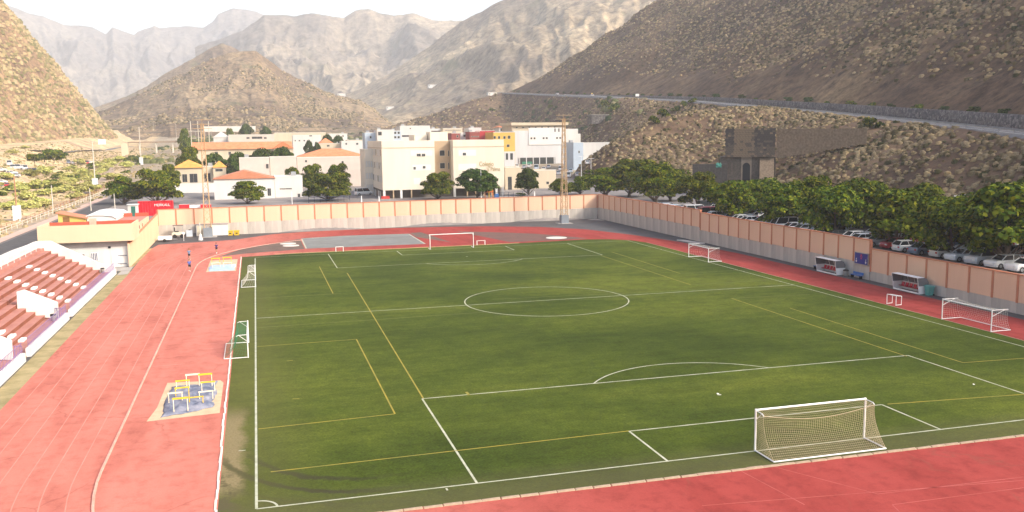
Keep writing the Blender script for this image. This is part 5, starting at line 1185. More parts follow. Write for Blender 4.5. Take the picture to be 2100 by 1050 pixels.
for row, (xc, ystart, yend) in enumerate(((79.6, 30, 122), (86.5, 30, 120), (95., 40, 120), (102., 40, 118))):
    y = ystart
    while y < yend:
        y += rs.uniform(2.6, 3.3)
        if rs.random() < .12: continue
        k = 0 if rs.random() < .55 else (1 if rs.random() < .7 else 2); c = WH[i % 16]; i += 1
        x = xc+rs.uniform(-.3, .3)
        rown = ['in the row along the side wall', 'in the second row from the side wall', 'in the third row from the side wall', 'in the row at the foot of the slope'][row]
        car(k, c, (x, y, carz(x, y)), rs.choice((0, math.pi))+rs.uniform(-.04, .04), '%s %s parked under the trees %s' % (CN[c], kind_n[k], rown), gE)
gN = 'cars parked below the big white building'
for j, (px, py) in enumerate(((1060, 331), (1075, 333), (1085, 331), (1100, 335), (1115, 337), (1125, 341), (1145, 344), (1165, 348), (1170, 341), (1185, 350), (1205, 352), (1150, 338), (1125, 333))):
    y = 262+(348-py)*3.5; v = GY(px, py, y); k = [0, 1, 0, 2][j % 4]; c = [0, 1, 0, 5, 0][j % 5]
    car(k, c, (v[0], y, carz(v[0], y)), R(70), '%s %s in the sloping car park below the big white building' % (CN[c], kind_n[k]), gN)
gL = 'cars parked across the river'
for j in range(24):
    px = rs.uniform(-30, 66) if j < 17 else rs.uniform(140, 185); D_ = (360+j % 3*26+rs.uniform(-8, 8)) if j < 17 else 520+rs.uniform(-10, 10)
    v = GD(px, 330, D_); c = [0, 0, 1, 0, 3, 0, 5, 2][j % 8]; k = [0, 1, 2][j % 3]
    car(k, c, (v[0], v[1], carz(v[0], v[1])), R(rs.choice((10, 190, 100))), '%s %s parked on the far bank of the river bed' % (CN[c], kind_n[k]), gL)
for j, (kk, c, lab) in enumerate(((60, 0, 'white hatchback driving along the highway'), (176, 1, 'silver hatchback on the far stretch of the highway'), (157, 0, 'white car on the highway below the white road sign'))):
    a = math.atan2(tn[kk, 1], tn[kk, 0]); 
    if j: car(0, c, tuple(hw[kk]+np.array([-1.8*rt[kk, 0], -1.8*rt[kk, 1], .08])), a, lab, 'cars on the highway')
v = GY(745, 392, 205); car(2, 0, (v[0], 205, 3.02), R(20), 'white van beside the shuttered side of the school', 'cars by the school')

# ================================================================== SCHOOL
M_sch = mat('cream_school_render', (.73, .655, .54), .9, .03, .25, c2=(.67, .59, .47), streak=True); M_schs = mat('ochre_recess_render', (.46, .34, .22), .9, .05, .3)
M_schw = mat('white_school_band', (.70, .685, .65), .9, .03, .3); M_pane = mat('window_glass', (.05, .055, .06), .12, .1, 1., spec=.5)
M_sill = mat('window_frame', (.55, .5, .42), .6, .05, 1.); M_shutter = mat('pale_shutter', (.66, .64, .60), .7, .05, 1.)
def win(parent, x0, x1, y, z0, z1, face='y', m=None, pm=None, mull=1):
    """window: frame proud of the wall with set-in panes; face 'y' looks to -y, face 'x' looks to -x (y = x of the wall plane)"""
    t = .07
    f_ = MB()
    if face == 'y':
        for a, q in (((x0, y-.05, z0), (x1, y-.004, z0+t)), ((x0, y-.05, z1-t), (x1, y-.004, z1)), ((x0, y-.05, z0+t), (x0+t, y-.004, z1-t)), ((x1-t, y-.05, z0+t), (x1, y-.004, z1-t))): f_.box(a, q)
        w_ = build(f_, 'window', m or M_sill, parent)
        for k in range(mull): a = x0+t+(x1-x0-2*t)*k/mull; q = x0+t+(x1-x0-2*t)*(k+1)/mull; build(MB().box((a+.02, y-.028, z0+t), (q-.02, y-.006, z1-t)), 'pane', pm or M_pane, w_)
    else:
        for a, q in (((y-.05, x0, z0), (y-.004, x1, z0+t)), ((y-.05, x0, z1-t), (y-.004, x1, z1)), ((y-.05, x0, z0+t), (y-.004, x0+t, z1-t)), ((y-.05, x1-t, z0+t), (y-.004, x1, z1-t))): f_.box(a, q)
        w_ = build(f_, 'window', m or M_sill, parent)
        for k in range(mull): a = x0+t+(x1-x0-2*t)*k/mull; q = x0+t+(x1-x0-2*t)*(k+1)/mull; build(MB().box((y-.028, a+.02, z0+t), (y-.006, q-.02, z1-t)), 'pane', pm or M_pane, w_)
    return w_
YS = 187.
def sx_(px, y=YS): return GY(px, 350, y)[0]
def sz_(py, px=880, y=YS): return GY(px, py, y)[2]
xa, xb_, xc, xd = sx_(784), sx_(892), sx_(930, YS), sx_(1034); zt = sz_(288); z1f = sz_(388)
sc = thing('school', 'cream three storey school on pillars with painted name on its front', 'school', (xa, YS, 3))
build(MB().box((xa, YS, z1f), (xb_, YS+30, zt)), 'wall', M_sch, sc); build(MB().box((xc, YS, z1f), (xd, YS+30, zt)), 'wall', M_sch, sc)
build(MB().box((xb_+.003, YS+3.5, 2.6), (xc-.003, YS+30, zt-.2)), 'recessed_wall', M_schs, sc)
build(MB().box((xb_+.1, YS+6, zt-.19), (xc-.1, YS+12, zt+2.2)), 'stair_tower', M_sch, sc); build(MB().box((xa+10, YS+9, zt+.003), (xb_-.2, YS+18, zt+1.5)), 'roof_room', M_sch, sc)
zc_ = sz_(302)
for a, q in ((xa, xb_), (xc, xd)): build(MB().box((a-.05, YS-.06, zc_-.12), (q+.05, YS-.004, zc_+.05)), 'cornice', mat('tan_cornice', (.50, .38, .26), .9, .05, 1.), sc)
build(MB().box((xa-.06, YS-.06, zc_-.12), (xa-.004, YS+30, zc_+.05)), 'cornice', MATS['tan_cornice'], sc)
# ground floor set back behind pillars
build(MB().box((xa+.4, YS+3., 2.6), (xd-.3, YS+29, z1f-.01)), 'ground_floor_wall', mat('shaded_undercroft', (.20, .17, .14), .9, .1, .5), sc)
for px in (787, 806, 822, 843, 932, 958, 975, 992, 1008, 1018, 1031):
    x = sx_(px); big = px in (787, 822, 932, 1018, 1031)
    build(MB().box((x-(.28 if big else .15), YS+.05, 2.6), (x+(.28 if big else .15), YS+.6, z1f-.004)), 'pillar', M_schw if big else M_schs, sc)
for px0, px1, py0, py1 in ((843, 887, 309, 320), (846, 884, 338, 350), (848, 862, 365, 378), (941, 977, 308, 320), (940, 977, 336, 349)):
    b_ = build(MB().box((sx_(px0), YS-.03, sz_(py1, px0)), (sx_(px1), YS-.004, sz_(py0, px0))), 'white_band', M_schw, sc)
for px0, px1, py0, py1 in ((855, 864, 315, 321), (865.5, 873, 315, 321), (949.5, 956.5, 313, 319), (848, 853, 342, 348), (867, 873, 340, 346)):
    win(sc, sx_(px0), sx_(px1), YS-.03, sz_(py1, px0), sz_(py0, px0), mull=2)
for px0, px1, py0, py1 in ((902, 913, 308, 320), (919, 923, 308, 321), (925, 929, 308, 321), (902, 913, 334, 346), (919, 923, 333, 347), (925, 929, 334, 347)):
    win(sc, sx_(px0, YS+3.5), sx_(px1, YS+3.5), YS+3.5, sz_(py1, px0, YS+3.5), sz_(py0, px0, YS+3.5))
build(MB().tube([(sx_(922, YS+3.4), YS+3.38, 3), (sx_(922, YS+3.4), YS+3.38, zt-.5)], .06, 6), 'drainpipe', MATS['tan_cornice'], sc)
# left side: windows and shutters on the face towards the yard
for fl in range(4):
    z0 = 3.6+fl*((zt-3)/4.3)
    for k in range(9):
        y0 = YS+1.5+k*3.1
        if fl == 0: build(MB().box((xa-.06, y0, 2.7), (xa-.004, y0+1.4, z1f-.5)), 'shutter', M_shutter if k % 3 else mat('brown_door', (.2, .12, .08), .7, .1, 1.), sc)
        else: win(sc, y0, y0+1.7, xa, z0, z0+1.7, 'x', pm=M_shutter if (k+fl) % 3 else M_pane, mull=2)
build(MB().box((xa-2.2, YS+19, 2.6), (xa-.01, YS+30, zt-2.2)), 'side_wing', M_sch, sc)
for k in range(3):
    for fl in range(3): win(sc, xa-1.9+k*.65, xa-1.4+k*.65, YS+19, 4.2+fl*3.2, 5.8+fl*3.2, pm=M_shutter)
build(MB().box((xa-.5, YS-.4, 2.9), (xa+1.6, YS+.04, 3.7)), 'planter', mat('red_planter', (.5, .05, .04), .7, .1, 1.), sc)
for txt, px, py, s_ in (('Colegio', 982.5, 341, 1.75), ('la Palma', 998, 351, 1.55)):
    tm = text_mesh(txt, s_, .02); o = link('lettering', tm, mat('ochre_letters', (.42, .30, .12), .6, .05, 1.), sc); o.rotation_euler = (R(90), 0, 0); o.location = Vector((sx_(px), YS-.05, sz_(py, px)))-sc.location; o.scale = (.72, 1, 1)
# yard things
mb = thing('railing', 'dark blue rail fence in the yard beside the orange play frame', 'railing', (sx_(1005, 176), 176, 3))
for z in (3.6, 4.5): build(MB().tube([(sx_(1004, 176), 176, z), (sx_(1082, 176), 176, z)], .05, 5), 'rail', mat('navy_paint', (.03, .04, .07), .5, .05, 1.), mb)
for k in range(9): x = sx_(1004+k*9.6, 176); build(MB().tube([(x, 176, 3), (x, 176, 4.55)], .05, 5), 'post', MATS['navy_paint'], mb)
mb = thing('railing', 'dark rail fence in the yard before the wide bushy tree', 'railing', (sx_(640, 180), 180, 3))
for z in (3.7, 4.4): build(MB().tube([(sx_(630, 180), 180, z), (sx_(716, 180), 180, z)], .05, 5), 'rail', MATS['navy_paint'], mb)
for k in range(8): x = sx_(630+k*12.2, 180); build(MB().tube([(x, 180, 3), (x, 180, 4.45)], .05, 5), 'post', MATS['navy_paint'], mb)
def pole(label, x, y, z, h, r=.1, m=None, name='lamp_post', cat='pole', arm=True, base=False, group=None):
    t = thing(name, label, cat, (x, y, z), group)
    build(MB().tube([(x, y, z-.3), (x, y, z+h*.6), (x, y, z+h)], [r, r*.85, r*.6], 8), 'shaft', m or M_galv, t)
    if arm:
        build(MB().tube([(x-.9, y, z+h-.1), (x+.9, y, z+h-.1)], .05, 5), 'crossarm', m or M_galv, t); build(MB().box((x+.5, y-.12, z+h-.09), (x+1., y+.12, z+h+.05)), 'lamp_head', M_galv, t)
    if base: build(MB().box((x-.75, y-.75, z-.5), (x+.75, y+.75, z+3.4)), 'concrete_foot', mat('pale_blue_concrete', (.58, .60, .62), .9, .06, .5), t)
    return t
for px, py0, py1, y, lab in ((986, 345, 406, 176, 'white flagpole in front of the spreading school tree'), (741, 402, 413, 150, 'short white gate post beside the white van'), (777, 402, 413, 150, 'short white gate post at the school corner'), (1096, 393, 405, 152, 'short white post beside the dark egg shaped tree'), (598, 393, 417, 176, 'thin white lamp post by the grey green bush'),
                             (1192, 320, 400, 215, 'tall thin lamp post before the bluish white annex'), (1212, 325, 400, 212, 'tall thin lamp post at the wall corner trees')):
    a = GY(px, py0, y); pole(lab, a[0], y, 3.05, a[2]-3., .09 if y > 160 else .17, M_white, arm='tall' in lab)
v = GX(1968, 400, 92); pole('white double armed lamp post above the car park trees', 92, v[1], 3.3, v[2]-3.3, .09, M_white)
# play equipment and a person-free bench in the school yard
pl = thing('play_frame', 'orange and yellow play frame under the school tree', 'play equipment', (sx_(1000, 180), 180, 3))
for k, px in enumerate((994, 1002, 1010)): build(MB().tube([(sx_(px, 180), 180, 3), (sx_(px, 180), 180, 5.2)], .12, 6), 'post', [mat('orange_paint', (.7, .2, .04), .5, .05, 1.), M_hy, MATS['orange_paint']][k], pl)
build(MB().box((sx_(994, 180), 179.9, 4.3), (sx_(1010, 180), 180.1, 4.9)), 'panel', MATS['orange_paint'], pl); build(MB().box((sx_(1013, 180), 179.9, 3.), (sx_(1022, 180), 180.1, 3.9)), 'blue_panel', M_blue, pl)

# ================================================================== TOWN HOUSES
PAL = dict(white=mat('town_white', (.64, .62, .585), .9, .06, .25, streak=True), cream=mat('town_cream', (.60, .51, .375), .9, .06, .25, streak=True), grey=mat('town_grey', (.60, .60, .60), .9, .06, .25, streak=True), red=mat('town_red', (.45, .04, .045), .85, .06, .3), yellow=mat('town_yellow', (.66, .42, .10), .85, .06, .3), pinkw=mat('town_pink', (.60, .515, .45), .9, .05, .3), blue=mat('town_blue', (.45, .53, .62), .9, .06, .3), maroon=mat('town_maroon', (.28, .07, .06), .9, .06, .3))
M_tile = mat('orange_roof_tiles', (.62, .25, .12), .9, .12, .8, c2=(.50, .17, .075), bump=.4, bscale=3.)
M_tile2 = mat('golden_roof_tiles', (.66, .33, .08), .9, .12, .8)
def house(name, label, px0, px1, pyt, y, depth=9., col='white', wins=(), roof='flat', rh=2., zb=None, rm=None, group='town houses', grid=None, over=.3, par=.5, ridge_in=0.):
    x0, x1 = GY(px0, pyt, y)[0], GY(px1, pyt, y)[0]; pm = (px0+px1)/2; zt = GY(pm, pyt, y)[2]
    zb = float(H(np.array([(x0+x1)/2]), np.array([y]))[0])-.4 if zb is None else zb
    t = thing(name, label, 'building', ((x0+x1)/2, y, zb), group); m = PAL[col]; y2 = y+depth
    if roof == 'flat':
        build(MB().box((x0, y, zb), (x1, y2, zt-par)), 'wall', m, t)
        p_ = MB()
        for a, q in (((x0, y, zt-par+.002), (x1, y+.2, zt)), ((x0, y2-.2, zt-par+.002), (x1, y2, zt)), ((x0, y+.2, zt-par+.002), (x0+.2, y2-.2, zt)), ((x1-.2, y+.2, zt-par+.002), (x1, y2-.2, zt))): p_.box(a, q)
        build(p_, 'parapet', m, t); build(MB().box((x0-.06, y-.06, zt-.004-par*.2), (x1+.06, y-.005, zt+.06)), 'coping', M_schw, t)
        if random.random() < .6: xx = random.uniform(x0+.5, x1-1.5); build(MB().box((xx, y2-2.5, zt-par+.003), (xx+1.3, y2-1.2, zt+.9)), 'roof_tank', M_galv, t)
    else:
        ze = zt-rh; build(MB().box((x0, y, zb), (x1, y2, ze)), 'wall', m, t); o_ = over; e = .12
        if roof == 'gable_x':       # ridge along x
            ym = (y+y2)/2
            vs = [(x0-o_, y-o_, ze), (x1+o_, y-o_, ze), (x1+o_, y2+o_, ze), (x0-o_, y2+o_, ze), (x0-o_, ym, zt), (x1+o_, ym, zt)]; fs = [(0, 1, 5, 4), (2, 3, 4, 5), (0, 4, 3), (1, 2, 5), (0, 3, 2, 1)]
        elif roof == 'gable_y':
            xm = (x0+x1)/2
            vs = [(x0-o_, y-o_, ze), (x1+o_, y-o_, ze), (x1+o_, y2+o_, ze), (x0-o_, y2+o_, ze), (xm, y-o_, zt), (xm, y2+o_, zt)]; fs = [(0, 4, 5, 3), (1, 2, 5, 4), (0, 1, 4), (3, 5, 2), (0, 3, 2, 1)]
        else:                       # hip
            ym = (y+y2)/2; d = min((x1-x0)*.49, depth*.5)+ridge_in
            vs = [(x0-o_, y-o_, ze), (x1+o_, y-o_, ze), (x1+o_, y2+o_, ze), (x0-o_, y2+o_, ze), (x0+d, ym, zt), (x1-d, ym, zt)]; fs = [(0, 1, 5, 4), (2, 3, 4, 5), (0, 4, 3), (1, 2, 5), (0, 3, 2, 1)]
        build(MB().add([(a, b_, c_+.004) for a, b_, c_ in vs], fs), 'roof', rm or M_tile, t)
    for wv in wins:
        wx0, wx1, wy0, wy1 = wv; win(t, GY(wx0, wy0, y)[0], GY(wx1, wy0, y)[0], y, GY(wx0, wy1, y)[2], GY(wx0, wy0, y)[2], mull=1 if wx1-wx0 < 6 else 2)
    if grid:
        nc, nr, z0_, fw_, fh_ = grid
        for r__ in range(nr):
            for c__ in range(nc):
                cx_ = x0+(x1-x0)*(c__+.5)/nc; cz_ = (zt if roof == 'flat' else zt-rh)-1.6-r__*3.1
                if cz_-.6 > zb+.5: win(t, cx_-fw_/2, cx_+fw_/2, y, cz_-fh_/2, cz_+fh_/2)
    return t
house('gabled_house', 'white gabled house with a red roof edge behind the round crowned tree', 437, 562, 350, 203, 11, 'white', ((548, 556, 386, 402),), 'gable_y', 2.1, rm=M_terra, over=.35)
house('house_wing', 'flat white wing beside the gabled house with a long vent', 563, 620, 361, 205, 9, 'white', ((573, 599, 386, 389), (610, 616, 397, 412)))
house('long_house', 'long low white house behind the gabled house', 490, 552, 323, 245, 8, 'pinkw', ((545, 551, 336, 346),))
house('long_house', 'white house with a red cap strip beside the long low house', 553, 608, 321, 246, 8, 'pinkw', (), zb=None)
house('long_house', 'pinkish white house below the hipped orange roof', 609, 738, 322, 247, 8, 'pinkw', ((625, 630, 328, 333), (700, 705, 330, 336)))
o = house('hipped_house', 'cream house under a broad hipped orange tile roof next to the school', 612, 752, 305, 262, 16, 'cream', ((722, 730, 345, 352), (735, 742, 345, 352)), 'hip', 2.6, over=.5)
house('villa', 'cream villa with long orange tile roof and dormer behind the dark trees', 395, 596, 291, 305, 12, 'cream', ((440, 447, 311, 317), (468, 474, 311, 318), (520, 528, 311, 317)), 'gable_x', 2.6, over=.6)
house('gable_wing', 'cream gabled end wing of the orange roofed villa', 560, 600, 290, 303, 12, 'cream', (), 'gable_y', 2.6, over=.5)
house('chapel', 'cream chapel like house with a golden hipped roof and glazed porch', 355, 414, 328, 252, 9, 'cream', ((360, 369, 357, 374), (373, 384, 357, 374), (388, 405, 356, 375)), 'hip', 2.4, rm=M_tile2, over=.5)
house('chapel_porch', 'flat cream porch between the chapel and the little pavilion', 414, 436, 341, 253, 8, 'cream', ((418, 432, 355, 373),))
house('pavilion', 'little pavilion with a pyramid golden roof beside the chapel', 436, 462, 330, 251, 4, 'cream', ((441, 457, 346, 352),), 'hip', 2., rm=M_tile2)
house('garden_wall', 'white garden wall in front of the chapel', 352, 440, 376, 238, .5, 'white', (), par=.1)
house('shed', 'far white gabled shed behind the long orange roof', 437, 468, 270, 480, 14, 'white', (), 'gable_y', 3., rm=M_schw, zb=8)
house('balcony_house', 'white balcony house with dark red shutters behind the long orange roof', 468, 562, 276, 465, 14, 'pinkw', ((505, 512, 281, 285), (516, 538, 280, 285), (541, 547, 281, 285)))
house('long_shed', 'long white industrial shed among the far houses', 562, 668, 272, 500, 18, 'cream', ((600, 604, 277, 280),))
house('white_house', 'white house with four small windows behind the brownish tree', 600, 658, 277, 420, 10, 'white', ((604, 607, 287, 290), (612, 616, 287, 290), (622, 626, 287, 290), (634, 640, 276.5, 280)))
house('tiled_cottage', 'small cottage with a red hipped roof by the brownish tree', 655, 682, 283, 395, 8, 'cream', (), 'hip', 2.4, over=.4)
house('yellow_house', 'low pale yellow house below the tiled cottage', 655, 702, 294, 380, 8, 'cream', ((670, 676, 297, 301),))
house('low_white_house', 'low white house between the cottage and the school', 700, 748, 289, 375, 9, 'white', ((708, 712, 293, 297), (730, 735, 293, 297)))
house('ochre_house', 'flat ochre house with a tiled edge by the school corner', 712, 748, 287, 400, 9, 'cream', ())
house('long_building', 'very long white building under the terraced field', 418, 524, 259, 640, 10, 'white', (), zb=float(GY(470, 270, 640)[2]))
house('small_house', 'white house at the end of the long white shed', 672, 712, 274, 505, 10, 'white', ((702, 705, 277, 281),))
house('metal_shed', 'pale blue metal shed behind the school roof', 748, 775, 272, 330, 9, 'blue', ((758, 762, 279, 284),))
house('white_block', 'plain white block with a balcony side behind the school roof', 773, 807, 266, 325, 10, 'white', ((775, 783, 270, 278),))
house('patterned_house', 'grey house with arched window pattern behind the school roof', 806, 822, 268, 327, 10, 'blue', ((808, 813, 270, 275), (815, 820, 270, 275), (808, 813, 279, 284), (815, 820, 279, 284)))
house('terrace_house', 'large white house with roof terrace behind the school', 820, 882, 258, 345, 12, 'white', ((840, 843, 262, 265), (824, 850, 277, 281)))
house('terrace_house', 'white house with a dark awning behind the school', 880, 912, 264, 350, 12, 'grey', ((884, 908, 268, 272),))
house('cream_house', 'long cream house with a dark eave behind the school', 908, 948, 263, 345, 10, 'cream', ((912, 945, 266.5, 268), (925, 940, 275, 280)))
house('maroon_house', 'narrow maroon house between the cream and white houses', 926, 943, 273, 330, 8, 'maroon', ((936, 940, 277, 282),))
house('white_tower_house', 'square white rooftop block beside the red house', 961, 987, 262, 342, 9, 'white', ())
house('white_house', 'low white house beside the maroon and red houses', 945, 968, 272, 340, 9, 'white', ((950, 955, 276, 281), (958, 963, 276, 281)))
house('red_house', 'bright red house with a maroon front half', 984, 1015, 268, 333, 10, 'red', ((994, 999, 278, 284), (1005, 1009, 276, 280)))
house('maroon_house', 'maroon front half beside the bright red house', 963, 984, 270, 332, 10, 'maroon', ((966, 982, 279, 281),))
house('yellow_house', 'yellow apartment house with balconies beside the big white building', 1012, 1056, 271, 318, 14, 'yellow', ((1012, 1017, 279, 285), (1021, 1026, 279, 285), (1032, 1037, 279, 285), (1041, 1047, 278, 285), (1039, 1045, 296, 302)))
house('tiled_house', 'white house with terracotta roof above the yellow house', 1023, 1058, 254, 372, 10, 'white', ((1026, 1038, 263, 269),), 'hip', 1.6, over=.5)
house('shop_house', 'white ground floor with dark shutters below the yellow house', 1034, 1056, 311, 317, 6, 'grey', ((1037, 1042, 314, 328), (1046, 1052, 314, 328)))
# the big white building right of the yellow house
YB = 345.; bz = lambda px, py: GY(px, py, YB)[2]; bx_ = lambda px: GY(px, 300, YB)[0]
bb = thing('apartment_building', 'big white building with garage opening below and a long roof terrace', 'building', (bx_(1120), YB, 6), 'town houses')
build(MB().box((bx_(1053), YB, 5), (bx_(1161), YB+24, bz(1100, 268))), 'wall', PAL['grey'], bb)
build(MB().box((bx_(1084), YB-.25, bz(1100, 297)), (bx_(1160), YB-.003, bz(1100, 262))), 'white_front', M_schw, bb)
build(MB().box((bx_(1054), YB+3, bz(1100, 267.9)), (bx_(1161), YB+20, bz(1100, 257))), 'attic_wall', PAL['cream'], bb)
build(MB().box((bx_(1051), YB+1.5, bz(1100, 256.8)), (bx_(1168), YB+21, bz(1100, 251))), 'roof_slab', PAL['cream'], bb)
build(MB().box((bx_(1161)+.003, YB+3, 6), (bx_(1190), YB+26, bz(1175, 264))), 'side_wall', PAL['white'], bb)
build(MB().box((bx_(1190)+.003, YB+6, 6), (bx_(1200), YB+24, bz(1195, 274))), 'side_annex', PAL['white'], bb)
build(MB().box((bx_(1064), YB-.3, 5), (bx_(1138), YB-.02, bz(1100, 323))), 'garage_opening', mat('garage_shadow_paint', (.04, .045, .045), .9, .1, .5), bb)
for px in (1064, 1078, 1092, 1105, 1119, 1135): build(MB().box((bx_(px), YB-.5, 5), (bx_(px+1.6), YB-.302, bz(1100, 322.5))), 'garage_pillar', PAL['grey'], bb)
build(MB().box((bx_(1070), YB-.42, 5), (bx_(1090), YB-.32, bz(1100, 331))), 'green_shutter', mat('green_shutter', (.05, .22, .14), .7, .1, 1.), bb)
for a in (1087.5, 1094, 1112.5, 1119, 1140, 1146.5): win(bb, bx_(a), bx_(a+4), YB-.25, bz(1100, 285.5), bz(1100, 281.5))
for a in range(7): win(bb, bx_(1062+a*13), bx_(1066+a*13), YB+3, bz(1100, 262.5), bz(1100, 259.5))
for a in (1136.5, 1144.5): win(bb, bx_(a), bx_(a+3), YB-.25, bz(1100, 271), bz(1100, 263.5))
house('white_hall', 'long white hall at the foot of the slope beside the big white building', 1195, 1296, 292, 300, 16, 'white', ((1223, 1226, 308, 313), (1226.8, 1229, 308, 313)))
house('white_hall_annex', 'bluish white annex with a purple stripe before the long hall', 1176, 1196, 292, 299, 12, 'blue', ((1186, 1189, 309, 314),))
house('small_pavilion', 'low cream pavilion with a red stripe next to the school', 1036, 1068, 343, 212, 7, 'cream', ((1041, 1050, 362, 395),))
house('cream_building', 'plain cream building behind the dark egg shaped tree', 1064, 1140, 349, 214, 10, 'cream', ((1120, 1126, 372, 378),))
# far houses higher in the valley
for px0, px1, pt, D_, lab in ((878, 898, 174, 1200, 'long white roofed building high on the far slope'), (692, 708, 192, 1300, 'white house on the saddle behind the cone hill'), (792, 808, 219, 950, 'white farmhouse below the far slope'), (1000, 1018, 190, 1000, 'pale house beside the far bend of the highway')):
    v = hit((px0+px1)/2, pt+4); D_ = math.hypot(v[0]-CAM[0], v[1]-CAM[1]); a = GD(px0, pt, D_); q = GD(px1, pt, D_)
    t = thing('farmhouse', lab, 'building', tuple(a-np.array([0, 0, 6])), 'far houses on the slopes')
    build(MB().box((min(a[0], q[0]), a[1]-4, a[2]-6), (max(a[0], q[0]), a[1]+6, a[2])), 'wall', PAL['white'], t); build(MB().box((a[0]-.3, a[1]-4.3, a[2]+.002), (q[0]+.3, a[1]+6.3, a[2]+.4)), 'roof', M_schw, t)
    build(MB().box((a[0]+1, a[1]-4.05, a[2]-2.6), (a[0]+2.4, a[1]-4.003, a[2]-1.2)), 'window', M_pane, t)

# ================================================================== STONE KILN ON THE SLOPE
def stone_mat(name, c0, c1, c2, sc):
    m, n, l, b = nt(name); p = n.new('ShaderNodeTexCoord').outputs['Object']
    bk = n.new('ShaderNodeTexBrick'); l.new(mapscale(n, l, p, (1, 1, 1)), bk.inputs['Vector'])
    nz = noise(n, l, p, 1.1, 6, .7); n2 = noise(n, l, p, .25, 4, .6)
    c = ramp(n, l, nz, [(.3, c0), (.5, c1), (.7, c2)]); c = mixc(n, l, .7, c, ramp(n, l, n2, [(.35, (.6, .6, .62)), (.6, (1.1, 1.1, 1.1))]), 'MULTIPLY')
    l.new(c, b.inputs['Base Color']); b.inputs['Roughness'].default_value = .95; return m
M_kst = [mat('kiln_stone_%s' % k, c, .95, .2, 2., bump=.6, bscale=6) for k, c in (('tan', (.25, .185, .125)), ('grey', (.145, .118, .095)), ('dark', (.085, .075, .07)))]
KD = 238.; kv = lambda px, py: GD(px, py, KD)
k0 = kv(1487, 300); k1_ = kv(1590, 300)
u_ = np.array([k1_[0]-k0[0], k1_[1]-k0[1], 0.]); KW = np.linalg.norm(u_); u_ /= KW; ang = math.atan2(u_[1], u_[0])
zt_ = kv(1540, 263)[2]; zb_ = kv(1540, 352)[2]
kl = thing('stone_kiln', 'dark stone kiln tower with a vaulted doorway on the slope below the highway', 'kiln', (k0[0], k0[1], zb_), None, ang)
KH = zt_-zb_; up0 = KH*.34
def kbox(a, q, nm, m): 
    me = MB().box(a, q).mesh(nm); return link(nm, me, m, kl)
kbox((-1.4, .9, -4), (KW*.33, 9, up0), 'lower_body', M_kst[1]); kbox((KW*.54, .9, -4), (KW+.2, 9, up0), 'lower_body', M_kst[1])
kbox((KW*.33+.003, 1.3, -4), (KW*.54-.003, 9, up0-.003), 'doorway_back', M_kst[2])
arch = MB(); n_ = 10; w_ = KW*.21; cx_ = KW*.33+w_/2
prof = [(cx_-w_/2+.003, -4), (cx_-w_*.36, -4), (cx_-w_*.36, up0*.35)]+[(cx_-w_*.36*math.cos(math.pi*k/n_), up0*.35+w_*.36*math.sin(math.pi*k/n_)) for k in range(1, n_)]+[(cx_+w_*.36, up0*.35), (cx_+w_*.36, -4), (cx_+w_/2-.003, -4), (cx_+w_/2-.003, up0-.01), (cx_-w_/2+.003, up0-.01)]
link('arch', MB().prism(prof, 'y', .75, 1.29).mesh('arch'), mat('pale_arch_stone', (.30, .24, .18), .95, .12, 2.), kl)
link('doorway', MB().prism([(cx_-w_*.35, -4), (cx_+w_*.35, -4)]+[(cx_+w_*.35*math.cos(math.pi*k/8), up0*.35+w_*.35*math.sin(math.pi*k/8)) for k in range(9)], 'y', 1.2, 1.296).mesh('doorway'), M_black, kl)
rs = random.Random(9); cm = []
for j, mm in enumerate(M_kst):
    for s in range(2):
        me = MB().box((.02, 0, .02), (.98, 1., .98)).mesh('stone'); me.materials.append(mm); cm.append(me)
nx, nz_ = 17, 14
for iz in range(nz_):
    for ix in range(nx):
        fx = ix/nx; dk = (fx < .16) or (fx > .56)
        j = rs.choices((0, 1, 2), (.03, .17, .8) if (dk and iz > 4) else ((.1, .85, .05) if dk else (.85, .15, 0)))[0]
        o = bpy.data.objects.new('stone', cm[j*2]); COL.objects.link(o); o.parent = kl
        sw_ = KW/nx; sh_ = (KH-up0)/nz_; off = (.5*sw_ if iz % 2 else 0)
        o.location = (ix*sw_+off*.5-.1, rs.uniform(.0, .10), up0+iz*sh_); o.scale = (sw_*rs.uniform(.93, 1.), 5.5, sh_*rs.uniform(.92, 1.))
kbox((.1, .3, up0+.01), (KW-.1, 8.5, KH-.12), 'core', M_kst[2])
link('buttress', MB().prism([(.95, -4), (-5.5, -4), (.95, up0*.95)], 'x', KW*.70, KW*.98).mesh('buttress'), M_kst[0], kl)
rwl = thing('stone_wall', 'tan rubble terrace wall running uphill from the stone kiln', 'wall', (k1_[0], k1_[1], zb_+up0), None, ang-.12)
for k in range(11):
    hh = 8.3-k*.62; z_ = .25*k
    link('wall_section', MB().box((.3+k*1.9, .6, -.3+z_*1.3), (.3+k*1.9+1.88, 4.5, max(z_*1.3+.8, KH-up0-.2-k*.02))).mesh('wall_section'), M_kst[0], rwl)
lwl = thing('stone_wall', 'low dark terrace wall beside the teal cover at the stone kiln', 'wall', (kv(1420, 350)[0], kv(1420, 350)[1], kv(1420, 352)[2]), None, ang+.05)
for k in range(6): link('wall_section', MB().box((k*1.45, 0, -3.), (k*1.45+1.43, 1.2, 1.9)).mesh('wall_section'), M_kst[2], lwl)
tp = thing('tarpaulin', 'teal green cover hanging at the foot of the kiln', 'tarpaulin', tuple(kv(1470, 335)))
v = kv(1470, 338); U, V = np.meshgrid(np.linspace(0, 1, 10), np.linspace(0, 1, 10), indexing='ij')
q = grid_mesh('cover', -.8+1.4*U, .4*fbm(U*3, V*3, 3)-1.2, -1.+1.6*V*(.55+.45*np.abs(fbm(U*4, V*2, 2))), mat('teal_cloth', (.06, .27, .22), .8, .1, 2.)); q.parent = tp

